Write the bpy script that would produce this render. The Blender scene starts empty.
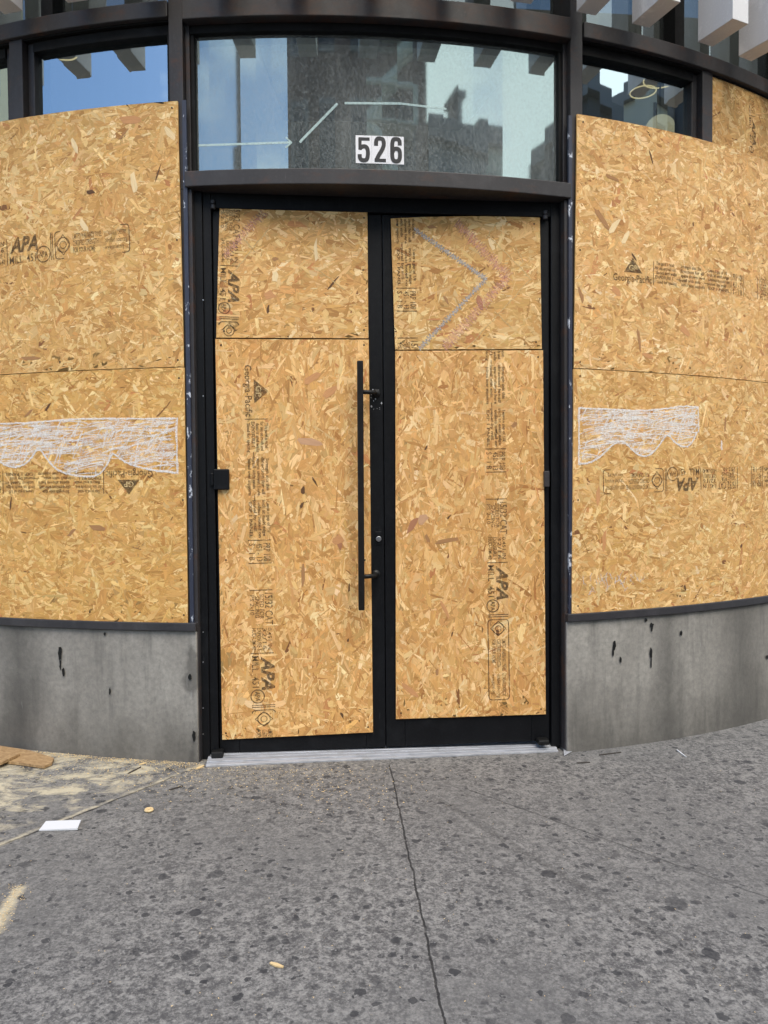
import bpy, bmesh, math, random
import numpy as np
from mathutils import Vector, Matrix
random.seed(7); rng = np.random.default_rng(11)
S = bpy.context.scene; COL = S.collection
sin, cos, pi = math.sin, math.cos, math.pi

# ------------------------------------------------------------------ camera
R = 4.8473                      # radius of the bowed shopfront
CAM = (-.362, -3.6408, 1.3217); YAW, PIT, ROL = .0954, -.03, -.0077
W, H, F = 768, 1024, 770.0
fw = Vector((sin(YAW)*cos(PIT), cos(YAW)*cos(PIT), sin(PIT)))
rt = Vector((cos(YAW), -sin(YAW), 0)); up = rt.cross(fw)
r2 = rt*cos(ROL)+up*sin(ROL); u2 = r2.cross(fw); O = Vector(CAM)
cd = bpy.data.cameras.new('camera'); co = bpy.data.objects.new('camera', cd); COL.objects.link(co)
cd.sensor_fit = 'VERTICAL'; cd.sensor_height = 36; cd.lens = 36*F/H; cd.clip_end = 2000; cd.clip_start = .05
co.matrix_world = Matrix(((r2.x, u2.x, -fw.x, O.x), (r2.y, u2.y, -fw.y, O.y), (r2.z, u2.z, -fw.z, O.z), (0, 0, 0, 1)))
S.camera = co

# measuring helpers: from a place in the photograph to a point on the real surface
def ray(x, y): return fw + r2*((x-W/2)/F) - u2*((y-H/2)/F)
def on_plane(x, y, d):
    r = ray(x, y); return O + r*((d-O.y)/r.y)
def on_arc(x, y, dr=0):
    r = ray(x, y); oy = O.y-R; a = r.x**2+r.y**2; b = 2*(O.x*r.x+oy*r.y); c = O.x**2+oy*oy-(R+dr)**2
    p = O + r*((-b-math.sqrt(b*b-4*a*c))/(2*a)); return math.atan2(p.x, R-p.y), p.z
SL = -.0147
def gz(x): return SL*max(-7, min(7, x))
def on_ground(x, y):
    r = ray(x, y); t = -(O.z-SL*O.x)/(r.z-SL*r.x); return O + r*t
def P(a, dr, z): return Vector(((R+dr)*sin(a), R-(R+dr)*cos(a), z))

# ------------------------------------------------------------------ object helpers
class MB:
    def __init__(s): s.v = []; s.f = []
    def poly(s, pts):
        n = len(s.v); s.v += [tuple(p) for p in pts]; s.f.append(tuple(range(n, n+len(pts)))); return s
    def hexa(s, p):             # 8 corners: 0-3 bottom loop, 4-7 top loop
        n = len(s.v); s.v += [tuple(q) for q in p]
        s.f += [tuple(n+i for i in f) for f in ((3,2,1,0),(4,5,6,7),(0,1,5,4),(1,2,6,5),(2,3,7,6),(3,0,4,7))]; return s
    def box(s, x0, x1, y0, y1, z0, z1):
        return s.hexa([(x0,y0,z0),(x1,y0,z0),(x1,y1,z0),(x0,y1,z0),(x0,y0,z1),(x1,y0,z1),(x1,y1,z1),(x0,y1,z1)])
    def arc(s, a0, a1, d0, d1, z0, z1, seg=None):
        """curved block on the shopfront; z0/z1 may be functions of the angle"""
        seg = seg or max(1, int(abs(a1-a0)/.02)); n = len(s.v)
        fz0 = z0 if callable(z0) else (lambda a: z0); fz1 = z1 if callable(z1) else (lambda a: z1)
        for i in range(seg+1):
            a = a0+(a1-a0)*i/seg
            s.v += [tuple(P(a,d1,fz0(a))), tuple(P(a,d0,fz0(a))), tuple(P(a,d0,fz1(a))), tuple(P(a,d1,fz1(a)))]
        for i in range(seg):
            b = n+4*i
            for j in range(4): s.f.append((b+j, b+4+j, b+4+(j+1)%4, b+(j+1)%4))
        s.f += [(n+3,n+2,n+1,n), tuple(n+4*seg+j for j in range(4))]; return s
    def tube(s, pts, r, k=10, cap=True):
        pts = [Vector(p) for p in pts]; n = len(s.v); ref = None
        for i, p in enumerate(pts):
            t = (pts[min(i+1,len(pts)-1)]-pts[max(i-1,0)]).normalized()
            a = t.orthogonal().normalized() if ref is None else (ref-t*ref.dot(t)).normalized(); ref = a
            b = t.cross(a)
            for j in range(k):
                w = 2*pi*j/k; s.v.append(tuple(p+a*(r*cos(w))+b*(r*sin(w))))
        for i in range(len(pts)-1):
            for j in range(k): s.f.append((n+i*k+j, n+i*k+(j+1)%k, n+(i+1)*k+(j+1)%k, n+(i+1)*k+j))
        if cap: s.f += [tuple(n+j for j in range(k))[::-1], tuple(n+(len(pts)-1)*k+j for j in range(k))]
        return s
    def ring(s, c, Rr, r, k=28, m=8, squash=1):
        n = len(s.v)
        for i in range(k):
            a = 2*pi*i/k
            for j in range(m):
                b = 2*pi*j/m; q = Rr+r*cos(b); s.v.append((c[0]+q*cos(a), c[1]+q*sin(a), c[2]+r*squash*sin(b)))
        for i in range(k):
            for j in range(m): s.f.append((n+i*m+j, n+((i+1)%k)*m+j, n+((i+1)%k)*m+(j+1)%m, n+i*m+(j+1)%m))
        return s
def wpos(o):        # a part already stands in world coordinates; only a top-level thing has an offset
    return o.location.copy() if o.parent is None else Vector((0,0,0))
def build(name, mb, mat, parent=None, bevel=0, smooth=False):
    me = bpy.data.meshes.new(name); me.from_pydata(mb.v, [], mb.f)
    bm = bmesh.new(); bm.from_mesh(me); bmesh.ops.recalc_face_normals(bm, faces=bm.faces); bm.to_mesh(me); bm.free()
    o = bpy.data.objects.new(name, me); me.materials.append(mat); finish(o, parent, bevel, smooth); return o
def finish(o, parent=None, bevel=0, smooth=False):
    me = o.data; COL.objects.link(o)
    if parent is None:
        co_ = np.empty(len(me.vertices)*3, np.float32); me.vertices.foreach_get('co', co_); co_ = co_.reshape(-1,3)
        c = Vector((float(co_[:,0].mean()), float(co_[:,1].mean()), float(co_[:,2].min())))
        me.transform(Matrix.Translation(-c)); o.location = c
    else:
        o.parent = parent; o.matrix_parent_inverse = Matrix.Translation(-wpos(parent))
    if smooth:
        me.polygons.foreach_set('use_smooth', [True]*len(me.polygons))
    if bevel:
        m = o.modifiers.new('bevel', 'BEVEL'); m.width = bevel; m.segments = 2; m.limit_method = 'ANGLE'; m.angle_limit = math.radians(40)
def empty(name, loc):
    o = bpy.data.objects.new(name, None); COL.objects.link(o); o.location = loc; o.empty_display_size = .2; return o
def tag(o, label=None, cat=None, group=None, kind=None):
    if label: o['label'] = label
    if cat: o['category'] = cat
    if group: o['group'] = group
    if kind: o['kind'] = kind
    return o

# ------------------------------------------------------------------ materials
class NT:
    def __init__(s, name):
        s.m = bpy.data.materials.new(name); s.m.use_nodes = True; s.t = s.m.node_tree; s.N = s.t.nodes; s.L = s.t.links
        s.b = s.N['Principled BSDF']; s.out = s.N['Material Output']
        tc = s.N.new('ShaderNodeTexCoord'); s.obj = tc.outputs['Object']
        g = s.N.new('ShaderNodeNewGeometry'); s.pos = g.outputs['Position']
    def link(s, a, b):
        if hasattr(a, 'is_output'): s.L.new(a, b)
        else: b.default_value = a
    def noise(s, scale, detail=5, rough=.55, vec=None, dist=0):
        n = s.N.new('ShaderNodeTexNoise'); n.inputs['Scale'].default_value = scale; n.inputs['Detail'].default_value = detail
        n.inputs['Roughness'].default_value = rough; n.inputs['Distortion'].default_value = dist
        s.L.new(vec or s.pos, n.inputs['Vector']); return n.outputs['Fac']
    def voro(s, scale, vec=None, out='Distance', feature='F1', rnd=1):
        n = s.N.new('ShaderNodeTexVoronoi'); n.inputs['Scale'].default_value = scale; n.feature = feature
        n.inputs['Randomness'].default_value = rnd
        s.L.new(vec or s.pos, n.inputs['Vector']); return n.outputs[out]
    def mapv(s, scale=(1,1,1), loc=(0,0,0), rot=(0,0,0), vec=None):
        n = s.N.new('ShaderNodeMapping'); n.inputs['Scale'].default_value = scale; n.inputs['Location'].default_value = loc
        n.inputs['Rotation'].default_value = rot; s.L.new(vec or s.pos, n.inputs['Vector']); return n.outputs[0]
    def ramp(s, fac, *stops):
        n = s.N.new('ShaderNodeValToRGB'); e = n.color_ramp.elements
        while len(e) < len(stops): e.new(.5)
        for i, (p, c) in enumerate(stops):
            e[i].position = p; e[i].color = (c,c,c,1) if not isinstance(c, tuple) else (*c, 1)
        s.link(fac, n.inputs[0]); return n.outputs[0]
    def mix(s, fac, a, b, mode='MIX'):
        n = s.N.new('ShaderNodeMix'); n.data_type = 'RGBA'; n.blend_type = mode
        s.link(fac, n.inputs[0])
        for v, k in ((a,6),(b,7)):
            if isinstance(v, tuple): n.inputs[k].default_value = (*v,1)
            else: s.link(v, n.inputs[k])
        return n.outputs[2]
    def math(s, op, a, b=0, clamp=False, c=None):
        n = s.N.new('ShaderNodeMath'); n.operation = op; n.use_clamp = clamp
        s.link(a, n.inputs[0]); s.link(b, n.inputs[1])
        if c is not None: s.link(c, n.inputs[2])
        return n.outputs[0]
    def sep(s, vec=None):
        n = s.N.new('ShaderNodeSeparateXYZ'); s.L.new(vec or s.pos, n.inputs[0]); return n.outputs
    def attr(s, name, out='Color'):
        n = s.N.new('ShaderNodeAttribute'); n.attribute_name = name; return n.outputs[out]
    def bump(s, h, strength=.3, dist=.01):
        n = s.N.new('ShaderNodeBump'); n.inputs['Strength'].default_value = strength; n.inputs['Distance'].default_value = dist
        s.L.new(h, n.inputs['Height']); s.L.new(n.outputs[0], s.b.inputs['Normal']); return n.outputs[0]
    def set(s, col=None, rough=None, metal=None, spec=None):
        if col is not None:
            if isinstance(col, tuple): s.b.inputs['Base Color'].default_value = (*col,1)
            else: s.L.new(col, s.b.inputs['Base Color'])
        if rough is not None: s.link(rough, s.b.inputs['Roughness'])
        if metal is not None: s.b.inputs['Metallic'].default_value = metal
        if spec is not None: s.b.inputs['Specular IOR Level'].default_value = spec
        return s.m

def painted(name, c, c2, rough=.45, rust=0, spec=.5, sc=30):
    n = NT(name)
    st = n.noise(6, 6, .65, n.mapv((1,1,.25)))
    col = n.mix(n.ramp(st, (.35,0),(.7,1)), c, c2)
    dust = n.noise(90, 3, .7)
    col = n.mix(n.math('MULTIPLY', n.ramp(dust,(.55,0),(.75,1)), .25), col, tuple(min(1,x*2.2+.015) for x in c2))
    if rust:
        r = n.noise(7, 8, .7, n.mapv((1,1,1.6), (3,1,2)))
        col = n.mix(n.math('MULTIPLY', n.ramp(r,(.57-rust*.13,0),(.72,1)), .8), col, (.075,.03,.015))
    n.bump(n.noise(sc*8, 2, .5), .08, .002)
    sm = n.ramp(n.noise(4.5, 8, .72, n.mapv((1,1,.8),(7,3,2)), dist=.6), (.54,0), (.74,1))          # hand smears and dried splashes
    col = n.mix(n.math('MULTIPLY', sm, .5), col, tuple(x*1.8+.008 for x in c2))
    scf = n.ramp(n.noise(19, 4, .6, n.mapv((2.2,2.2,.35), rot=(.2,.6,.1))), (.70,0), (.74,1))
    col = n.mix(n.math('MULTIPLY', scf, .35), col, tuple(x*2.5+.02 for x in c2))
    return n.set(col, n.math('MULTIPLY_ADD', n.noise(sc, 4, .6), .3, c=rough-.12), spec=spec)
M = {}
M['frame'] = painted('bronze frame paint', (.023,.0213,.0235), (.035,.0318,.034), .5, rust=.25, spec=.4)
M['beam'] = painted('weathered beam paint', (.023,.0213,.0235), (.04,.036,.037), .5, rust=.9, spec=.4)
M['dark'] = painted('shaded recess paint', (.0035,.0033,.0036), (.006,.0056,.0058), .6, spec=.2)  # frame paint darkened, the shadow of the recesses is put into its colour
M['door'] = painted('black door paint', (.0028,.0031,.0042), (.0055,.006,.0075), .42, spec=.2)
M['sill'] = painted('sill paint', (.024,.023,.027), (.035,.033,.037), .45, spec=.4)
M['handle'] = painted('handle bronze', (.0055,.0045,.0042), (.009,.0075,.007), .4, spec=.3)
M['black'] = painted('black hardware', (.005,.005,.005), (.009,.009,.009), .45, spec=.3)
M['fin'] = painted('pale fin paint', (.60,.59,.60), (.66,.65,.65), .45)
M['steel'] = NT('steel').set((.45,.45,.46), .35, 1)

def m_concrete():
    n = NT('plinth concrete')
    big = n.noise(2.2, 6, .6, n.mapv((1,1,.45))); fine = n.noise(38, 7, .7)
    streak = n.noise(11, 6, .65, n.mapv((1,1,.13)))
    col = n.mix(n.ramp(big,(.3,0),(.7,1)), (.225,.21,.188), (.375,.355,.322))
    col = n.mix(n.ramp(fine,(.3,.55),(.7,0)), col, (.11,.108,.105))
    col = n.mix(n.math('MULTIPLY', n.ramp(streak,(.52,0),(.72,1)), .55), col, (.07,.068,.066))
    s = n.sep()
    # splash dirt above the pavement and run-off stains
    low = n.math('ADD', n.math('MULTIPLY', s[2], -2.3), n.math('MULTIPLY', n.noise(5,5,.6,n.mapv((1,1,.5),(5,2,0))), 1.6))
    col = n.mix(n.math('MULTIPLY', n.ramp(low,(.10,0),(.80,1)), .66), col, (.075,.070,.063))
    for x0, w, k in ((-1.83,.10,.75),(1.52,.07,.6),(2.05,.12,.5),(-.935,.012,.6)):
        d = n.math('ABSOLUTE', n.math('SUBTRACT', s[0], x0))
        d = n.math('ADD', d, n.math('MULTIPLY', n.math('SUBTRACT', n.noise(4,4,.6), .5), .22))
        col = n.mix(n.math('MULTIPLY', n.ramp(n.math('DIVIDE', d, w*2), (.05,1),(1,0)), k), col, (.065,.062,.058))
    pit = n.voro(70, n.mapv((1,1,.8)))
    col = n.mix(n.math('MULTIPLY', n.ramp(pit,(.0,1),(.13,0)), n.ramp(n.noise(8),(.42,0),(.55,.9))), col, (.045,.044,.042))
    scr = n.noise(26, 3, .5, n.mapv((1.2,1.2,.22), rot=(.3,.5,.2)))
    col = n.mix(n.ramp(scr,(.70,0),(.76,.5)), col, (.3,.295,.285))
    n.bump(n.math('ADD', fine, n.math('MULTIPLY', pit, .4)), .22, .004)
    return n.set(col, .85, spec=.3)
M['concrete'] = m_concrete()

def m_osb():
    n = NT('oriented strand board')
    tone = n.attr('tone'); g = n.attr('grain', 'Vector')
    fib = n.noise(1, 4, .6, n.mapv((14,260,1), vec=g)); fib2 = n.noise(1, 2, .5, n.mapv((30,900,1), vec=g))
    k = n.math('ADD', n.math('MULTIPLY', fib, .5), n.math('MULTIPLY', fib2, .28))
    col = n.mix(1, tone, n.ramp(k,(.2,.66),(.58,1.14)), 'MULTIPLY')
    blot = n.noise(3.2, 3, .5)
    col = n.mix(n.ramp(blot,(.35,0),(.7,.4)), col, n.mix(1, col, (.86,.77,.64), 'MULTIPLY'))
    n.bump(k, .12, .0015)
    return n.set(col, n.math('MULTIPLY_ADD', fib, .2, c=.58), spec=.3)
M['osb'] = m_osb()

def m_ink():
    n = NT('stencil ink'); n.set((.075,.052,.032), .8, spec=.2)
    t = n.N.new('ShaderNodeBsdfTransparent'); mx = n.N.new('ShaderNodeMixShader')
    w = n.math('ADD', n.math('MULTIPLY', n.noise(420, 3, .6), .6), n.math('MULTIPLY', n.noise(45, 3, .6), .4))
    n.L.new(n.ramp(w,(.36,.10),(.54,.76)), mx.inputs[0]); n.L.new(t.outputs[0], mx.inputs[1]); n.L.new(n.b.outputs[0], mx.inputs[2])
    n.L.new(mx.outputs[0], n.out.inputs[0]); return n.m
M['ink'] = m_ink()
def m_chalk(name, c, lo, hi, a=.85):
    n = NT(name); n.set(c, .9, spec=.1)
    t = n.N.new('ShaderNodeBsdfTransparent'); mx = n.N.new('ShaderNodeMixShader')
    w = n.math('ADD', n.math('MULTIPLY', n.noise(330, 2, .6), .65), n.math('MULTIPLY', n.noise(60, 3, .6), .35))
    n.L.new(n.ramp(w,(lo,0),(hi,a)), mx.inputs[0]); n.L.new(t.outputs[0], mx.inputs[1]); n.L.new(n.b.outputs[0], mx.inputs[2])
    n.L.new(mx.outputs[0], n.out.inputs[0]); return n.m
M['chalk'] = m_chalk('white chalk', (.92,.90,.88), .34, .60, .68)
M['powder'] = m_chalk('chalk powder', (.88,.85,.82), .42, .72, .42)
M['pink'] = m_chalk('pink chalk', (.72,.40,.33), .42, .62, .6)
M['bluechalk'] = m_chalk('grey blue chalk', (.52,.50,.48), .36, .6, .85)
M['pale'] = m_chalk('pale scratch', (.72,.52,.25), .35, .55, .9)

def m_glass(name, refl, trans, bump=0, film=0, tint=(.9,.97,1), gr=.015):
    n = NT(name); N = n.N; L = n.L; N.remove(n.b)
    gl = N.new('ShaderNodeBsdfGlossy'); gl.inputs['Color'].default_value = (*tint,1); gl.inputs['Roughness'].default_value = gr
    tr = N.new('ShaderNodeBsdfTransparent'); tr.inputs['Color'].default_value = (trans*.93,trans,trans*.98,1)
    lw = N.new('ShaderNodeLayerWeight'); lw.inputs[0].default_value = .5; geo = N.new('ShaderNodeNewGeometry')
    f = n.math('ADD', n.math('MULTIPLY', n.math('POWER', lw.outputs['Facing'], 4), .5), refl, clamp=True)
    f = n.math('MULTIPLY', f, n.math('SUBTRACT', 1, geo.outputs['Backfacing']))      # the coating is on the outer face
    if bump:
        b = N.new('ShaderNodeBump'); b.inputs['Strength'].default_value = bump; b.inputs['Distance'].default_value = .0012
        L.new(n.math('ADD', n.noise(16, 3, .5), n.math('MULTIPLY', n.noise(75, 3, .6), .4)), b.inputs['Height']); L.new(b.outputs[0], gl.inputs['Normal'])
    mx = N.new('ShaderNodeMixShader'); L.new(f, mx.inputs[0]); L.new(tr.outputs[0], mx.inputs[1]); L.new(gl.outputs[0], mx.inputs[2])
    res = mx.outputs[0]
    if film:
        d = N.new('ShaderNodeBsdfDiffuse'); d.inputs['Color'].default_value = (.55,.58,.57,1)
        m2 = N.new('ShaderNodeMixShader')
        w = n.math('ADD', n.ramp(n.noise(6,6,.65,n.mapv((1,1,.18))),(.35,.25),(.75,.9)), n.math('MULTIPLY', n.ramp(n.noise(95,4,.7,n.mapv((1,1,.6),rot=(0,.7,0))),(.42,-.2),(.62,1)), .65))
        L.new(n.math('MULTIPLY', w, film), m2.inputs[0]); L.new(res, m2.inputs[1]); L.new(d.outputs[0], m2.inputs[2]); res = m2.outputs[0]
    L.new(res, n.out.inputs[0]); return n.m
M['transom'] = m_glass('filmed transom glass', .27, .62, .006, .19, (.74,.95,.96), .03)
M['glass'] = m_glass('coated glass', .42, .7, .006, .01, (.76,.92,1))
M['upglass'] = m_glass('upper glass', .12, .45, .03, .04, (.8,.95,1))

def m_strip():
    n = NT('torn tape edge')
    k = n.noise(22, 5, .7, n.mapv((1,1,.55)))
    col = n.mix(n.ramp(k,(.585,0),(.62,1)), n.mix(n.noise(60), (.014,.017,.035), (.028,.034,.06)), (.52,.55,.62))
    return n.set(col, .5)
M['strip'] = m_strip()
def m_alu():
    n = NT('worn threshold aluminium')
    s = n.sep(); k = n.noise(24, 6, .7, n.mapv((.25,4,1)))
    col = n.mix(n.ramp(k,(.35,0),(.7,1)), (.30,.31,.34), (.60,.61,.65))
    col = n.mix(n.ramp(n.noise(9,5,.7),(.55,0),(.75,.6)), col, (.2,.18,.15))
    return n.set(col, .45, .35)
M['alu'] = m_alu()
M['paper'] = NT('white card').set((.62,.63,.66), .7)
M['tile'] = painted('white vinyl tile', (.78,.77,.80), (.82,.81,.83), .5)
M['digit'] = NT('black vinyl').set((.012,.012,.015), .5)
M['marker'] = m_chalk('pale marker', (.62,.78,.76), .25, .5, .75)

# ------------------------------------------------------------------ pavement material
J1 = [on_ground(390,766), on_ground(445,1024)]; J2 = [on_ground(193,769), on_ground(0,846)]; J3 = [on_ground(470,790), on_ground(768,898)]; J4 = [on_ground(440,800), on_ground(700,960)]
def m_pave():
    n = NT('worn pavement'); p = n.pos; s = n.sep()
    warp = n.noise(3, 4, .6)
    big = n.noise(1.1, 5, .6); mid = n.noise(24, 8, .72, dist=.5); fine = n.noise(130, 4, .7); m2 = n.noise(58, 6, .72, dist=.4)
    rough_area = n.ramp(n.noise(.9, 4, .55, n.mapv(loc=(4,1,0))), (.36,.35),(.6,1))
    k = n.math('ADD', n.math('ADD', n.math('MULTIPLY', mid, .34), n.math('MULTIPLY', m2, .40)), n.math('MULTIPLY', n.noise(125, 4, .7, dist=.3), .26))
    body = n.mix(n.ramp(k,(.44,0),(.50,.45),(.555,1)), (.076,.0735,.074), (.305,.294,.277))
    body = n.mix(n.math('SUBTRACT', 1, rough_area), body, (.172,.167,.160))
    col = n.mix(n.ramp(fine,(.35,.45),(.65,0)), body, (.082,.079,.078))
    col = n.mix(n.ramp(big,(.35,0),(.7,.45)), col, n.mix(1, col, (.70,.70,.72), 'MULTIPLY'))
    # pale aggregate worn through
    ag = n.voro(95); col = n.mix(n.math('MULTIPLY', n.ramp(ag,(.05,1),(.24,0)), n.ramp(n.noise(14),(.46,0),(.62,.6))), col, (.36,.35,.33))
    dk = n.voro(58, n.mapv(loc=(3,7,0))); col = n.mix(n.math('MULTIPLY', n.ramp(dk,(.08,1),(.26,0)), n.ramp(n.noise(11,vec=n.mapv(loc=(9,2,0))),(.44,0),(.6,.7))), col, (.04,.04,.042))
    # trodden chewing gum
    for sc, th, keep, lo, sd in ((3.6,.10,.30,.15,(0,0,0)),(6.1,.12,.35,.12,(3.3,8.1,0)),(10.5,.16,.4,.15,(7.7,1.9,0)),(19,.2,.4,.2,(1.7,5.9,0)),(33,.24,.35,.2,(4.7,2.9,0))):
        v = n.N.new('ShaderNodeTexVoronoi'); v.inputs['Scale'].default_value = sc
        wv = n.N.new('ShaderNodeVectorMath'); wv.operation = 'ADD'
        wn = n.N.new('ShaderNodeTexNoise'); wn.inputs['Scale'].default_value = 34; wn.inputs['Detail'].default_value = 3; n.L.new(p, wn.inputs['Vector'])
        ws = n.N.new('ShaderNodeVectorMath'); ws.operation = 'SCALE'; ws.inputs['Scale'].default_value = .035; n.L.new(wn.outputs['Color'], ws.inputs[0])
        n.L.new(n.mapv(loc=sd, scale=(1,1,0)), wv.inputs[0]); n.L.new(ws.outputs[0], wv.inputs[1]); n.L.new(wv.outputs[0], v.inputs['Vector'])
        rnd = n.sep(v.outputs['Color'])
        size = n.math('MULTIPLY', n.ramp(rnd[0],(keep,0),(1,1)), th*1.7)
        m = n.math('MULTIPLY', n.math('SUBTRACT', size, v.outputs['Distance']), 45, clamp=True)
        col = n.mix(n.math('MULTIPLY', m, n.math('MULTIPLY_ADD', rnd[1], .45, c=.42)), col, (.034,.034,.037))
    # joints
    hgt = n.math('ADD', n.math('MULTIPLY', k, .6), n.math('MULTIPLY', fine, .4))
    for (A, B), wd, dark, lim in ((J1,.0045,.9,0),(J2,.007,.85,0),(J3,.005,.5,0),(J4,.02,.28,0)):
        d = (B-A).normalized(); nx, ny = -d.y, d.x; c0 = -(nx*A.x+ny*A.y)
        e = n.math('ADD', n.math('ADD', n.math('MULTIPLY', s[0], nx), n.math('MULTIPLY', s[1], ny)), c0)
        e = n.math('ADD', e, n.math('MULTIPLY', n.math('SUBTRACT', n.noise(7,5,.65), .5), .03))
        along = n.math('ADD', n.math('MULTIPLY', n.math('SUBTRACT', s[0], A.x), d.x), n.math('MULTIPLY', n.math('SUBTRACT', s[1], A.y), d.y))
        m = n.math('SUBTRACT', 1, n.math('DIVIDE', n.math('ABSOLUTE', e), wd, clamp=True))
        m = n.math('MULTIPLY', n.math('MULTIPLY', m, 2.2, clamp=True), n.math('GREATER_THAN', along, -.02))
        m = n.math('MULTIPLY', m, n.ramp(n.noise(12,4,.7,n.mapv(loc=(2,2,0))),(.3,.45),(.5,1)))
        col = n.mix(n.math('MULTIPLY', m, dark), col, (.018,.017,.017))
        hgt = n.math('SUBTRACT', hgt, n.math('MULTIPLY', m, 1.4*dark))
    # sawdust trodden in along the left plinth
    A, B = J2; d = (B-A).normalized(); nx, ny = -d.y, d.x
    if ny < 0: nx, ny = -nx, -ny
    c0 = -(nx*A.x+ny*A.y)
    e = n.math('ADD', n.math('ADD', n.math('MULTIPLY', s[0], nx), n.math('MULTIPLY', s[1], ny)), c0)
    reg = n.math('MULTIPLY', n.math('MULTIPLY_ADD', e, 3.2, c=.35), n.ramp(n.math('MULTIPLY_ADD', s[0], -1, c=-.1),(.45,0),(.62,1)), clamp=True)
    sd = n.noise(8, 9, .72, n.mapv((1,1.5,1)), dist=.4)
    sm = n.math('MULTIPLY', n.ramp(n.math('MULTIPLY_ADD', reg, .14, c=n.math('SUBTRACT', sd, .10)),(.50,0),(.64,1)), n.math('MULTIPLY', reg, 1.15, clamp=True))
    # a thin line of dust lying in the left joint and by the threshold
    e2 = n.math('ADD', e, n.math('MULTIPLY', n.math('SUBTRACT', n.noise(9,5,.6), .5), .05))
    ln = n.math('MULTIPLY', n.math('SUBTRACT', 1, n.math('DIVIDE', n.math('ABSOLUTE', n.math('SUBTRACT', e2, .012)), .018, clamp=True)), n.math('MULTIPLY', n.ramp(sd,(.4,0),(.55,.9)), n.math('LESS_THAN', s[0], -.88)))
    thr = n.math('MULTIPLY', n.ramp(n.math('MULTIPLY_ADD', s[1], 1, c=.35),(.0,0),(.38,1)), n.ramp(n.math('MULTIPLY_ADD', s[0], -.6, c=.15),(.0,0),(.6,1)))
    tm = n.math('MULTIPLY', n.ramp(n.noise(60,5,.75),(.54,0),(.62,.8)), thr)
    # a spilled streak at the left
    A2, B2 = on_ground(-12,935), on_ground(22,884); d2 = (B2-A2).normalized(); L2 = (B2-A2).length
    al = n.math('ADD', n.math('MULTIPLY', n.math('SUBTRACT', s[0], A2.x), d2.x), n.math('MULTIPLY', n.math('SUBTRACT', s[1], A2.y), d2.y))
    ac = n.math('ADD', n.math('MULTIPLY', n.math('SUBTRACT', s[0], A2.x), -d2.y), n.math('MULTIPLY', n.math('SUBTRACT', s[1], A2.y), d2.x))
    ac = n.math('ADD', n.math('ABSOLUTE', ac), n.math('MULTIPLY', n.math('SUBTRACT', n.noise(16,5,.7), .5), .05))
    st = n.math('MULTIPLY', n.ramp(n.math('DIVIDE', ac, n.math('MULTIPLY_ADD', n.math('DIVIDE', al, L2), -.030, c=.05)),(.3,1),(.95,0)), n.math('MULTIPLY', n.math('GREATER_THAN', al, 0), n.ramp(n.math('DIVIDE', al, L2),(.9,1),(1,0))))
    dust = n.math('MAXIMUM', n.math('MAXIMUM', sm, ln), n.math('MAXIMUM', tm, st))
    dcol = n.mix(n.noise(150,3,.7), (.40,.35,.24), (.70,.62,.45))
    col = n.mix(n.math('MULTIPLY', dust, .78), col, dcol)
    n.bump(hgt, .35, .006)
    return n.set(col, .88, spec=.25)
M['pave'] = m_pave()
n = NT('asphalt'); M['asphalt'] = n.set(n.mix(n.noise(60,5,.7), (.035,.035,.037), (.065,.064,.063)), .9)
n = NT('kerb stone'); M['kerb'] = n.set(n.mix(n.noise(20,5,.7), (.16,.16,.155), (.26,.255,.25)), .85)
n = NT('far ground'); M['far'] = n.set(n.mix(n.noise(.3,5,.6), (.08,.08,.078), (.13,.125,.12)), .95)
n = NT('road paint'); M['line'] = n.set(n.mix(n.noise(30,5,.7), (.35,.34,.32), (.7,.69,.66)), .8)

# ------------------------------------------------------------------ ground, street
XS = [-60,-25,-12,-7,-5,-3,-2,-1,0,1,2,3,5,7,12,25,60]
def sheet(name, y0, y1, dz, mat, thick=0):
    mb = MB(); n0 = 0
    for x in XS: mb.v += [(x,y0,gz(x)+dz),(x,y1,gz(x)+dz)]
    for i in range(len(XS)-1): mb.f.append((2*i,2*i+2,2*i+3,2*i+1))
    if thick:
        k = len(mb.v)
        for x in XS: mb.v += [(x,y0,gz(x)+dz-thick)]
        for i in range(len(XS)-1): mb.f.append((k+i,k+i+1,2*i+2,2*i))
    o = build(name, mb, mat); return tag(o, kind='structure')
sheet('sidewalk', -5.0, 4.5, 0, M['pave'])
sheet('kerb', -5.18, -5.0, .002, M['kerb'], .16)
sheet('road', -14.0, -5.18, -.14, M['asphalt'])
sheet('far_kerb', -14.2, -14.0, -.02, M['kerb'])
sheet('far_sidewalk', -40, -14.2, -.02, M['far'])
mb = MB(); mb.poly([(-600,-600,-.45),(600,-600,-.45),(600,600,-.45),(-600,600,-.45)]); tag(build('ground', mb, M['far']), kind='structure')

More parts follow.
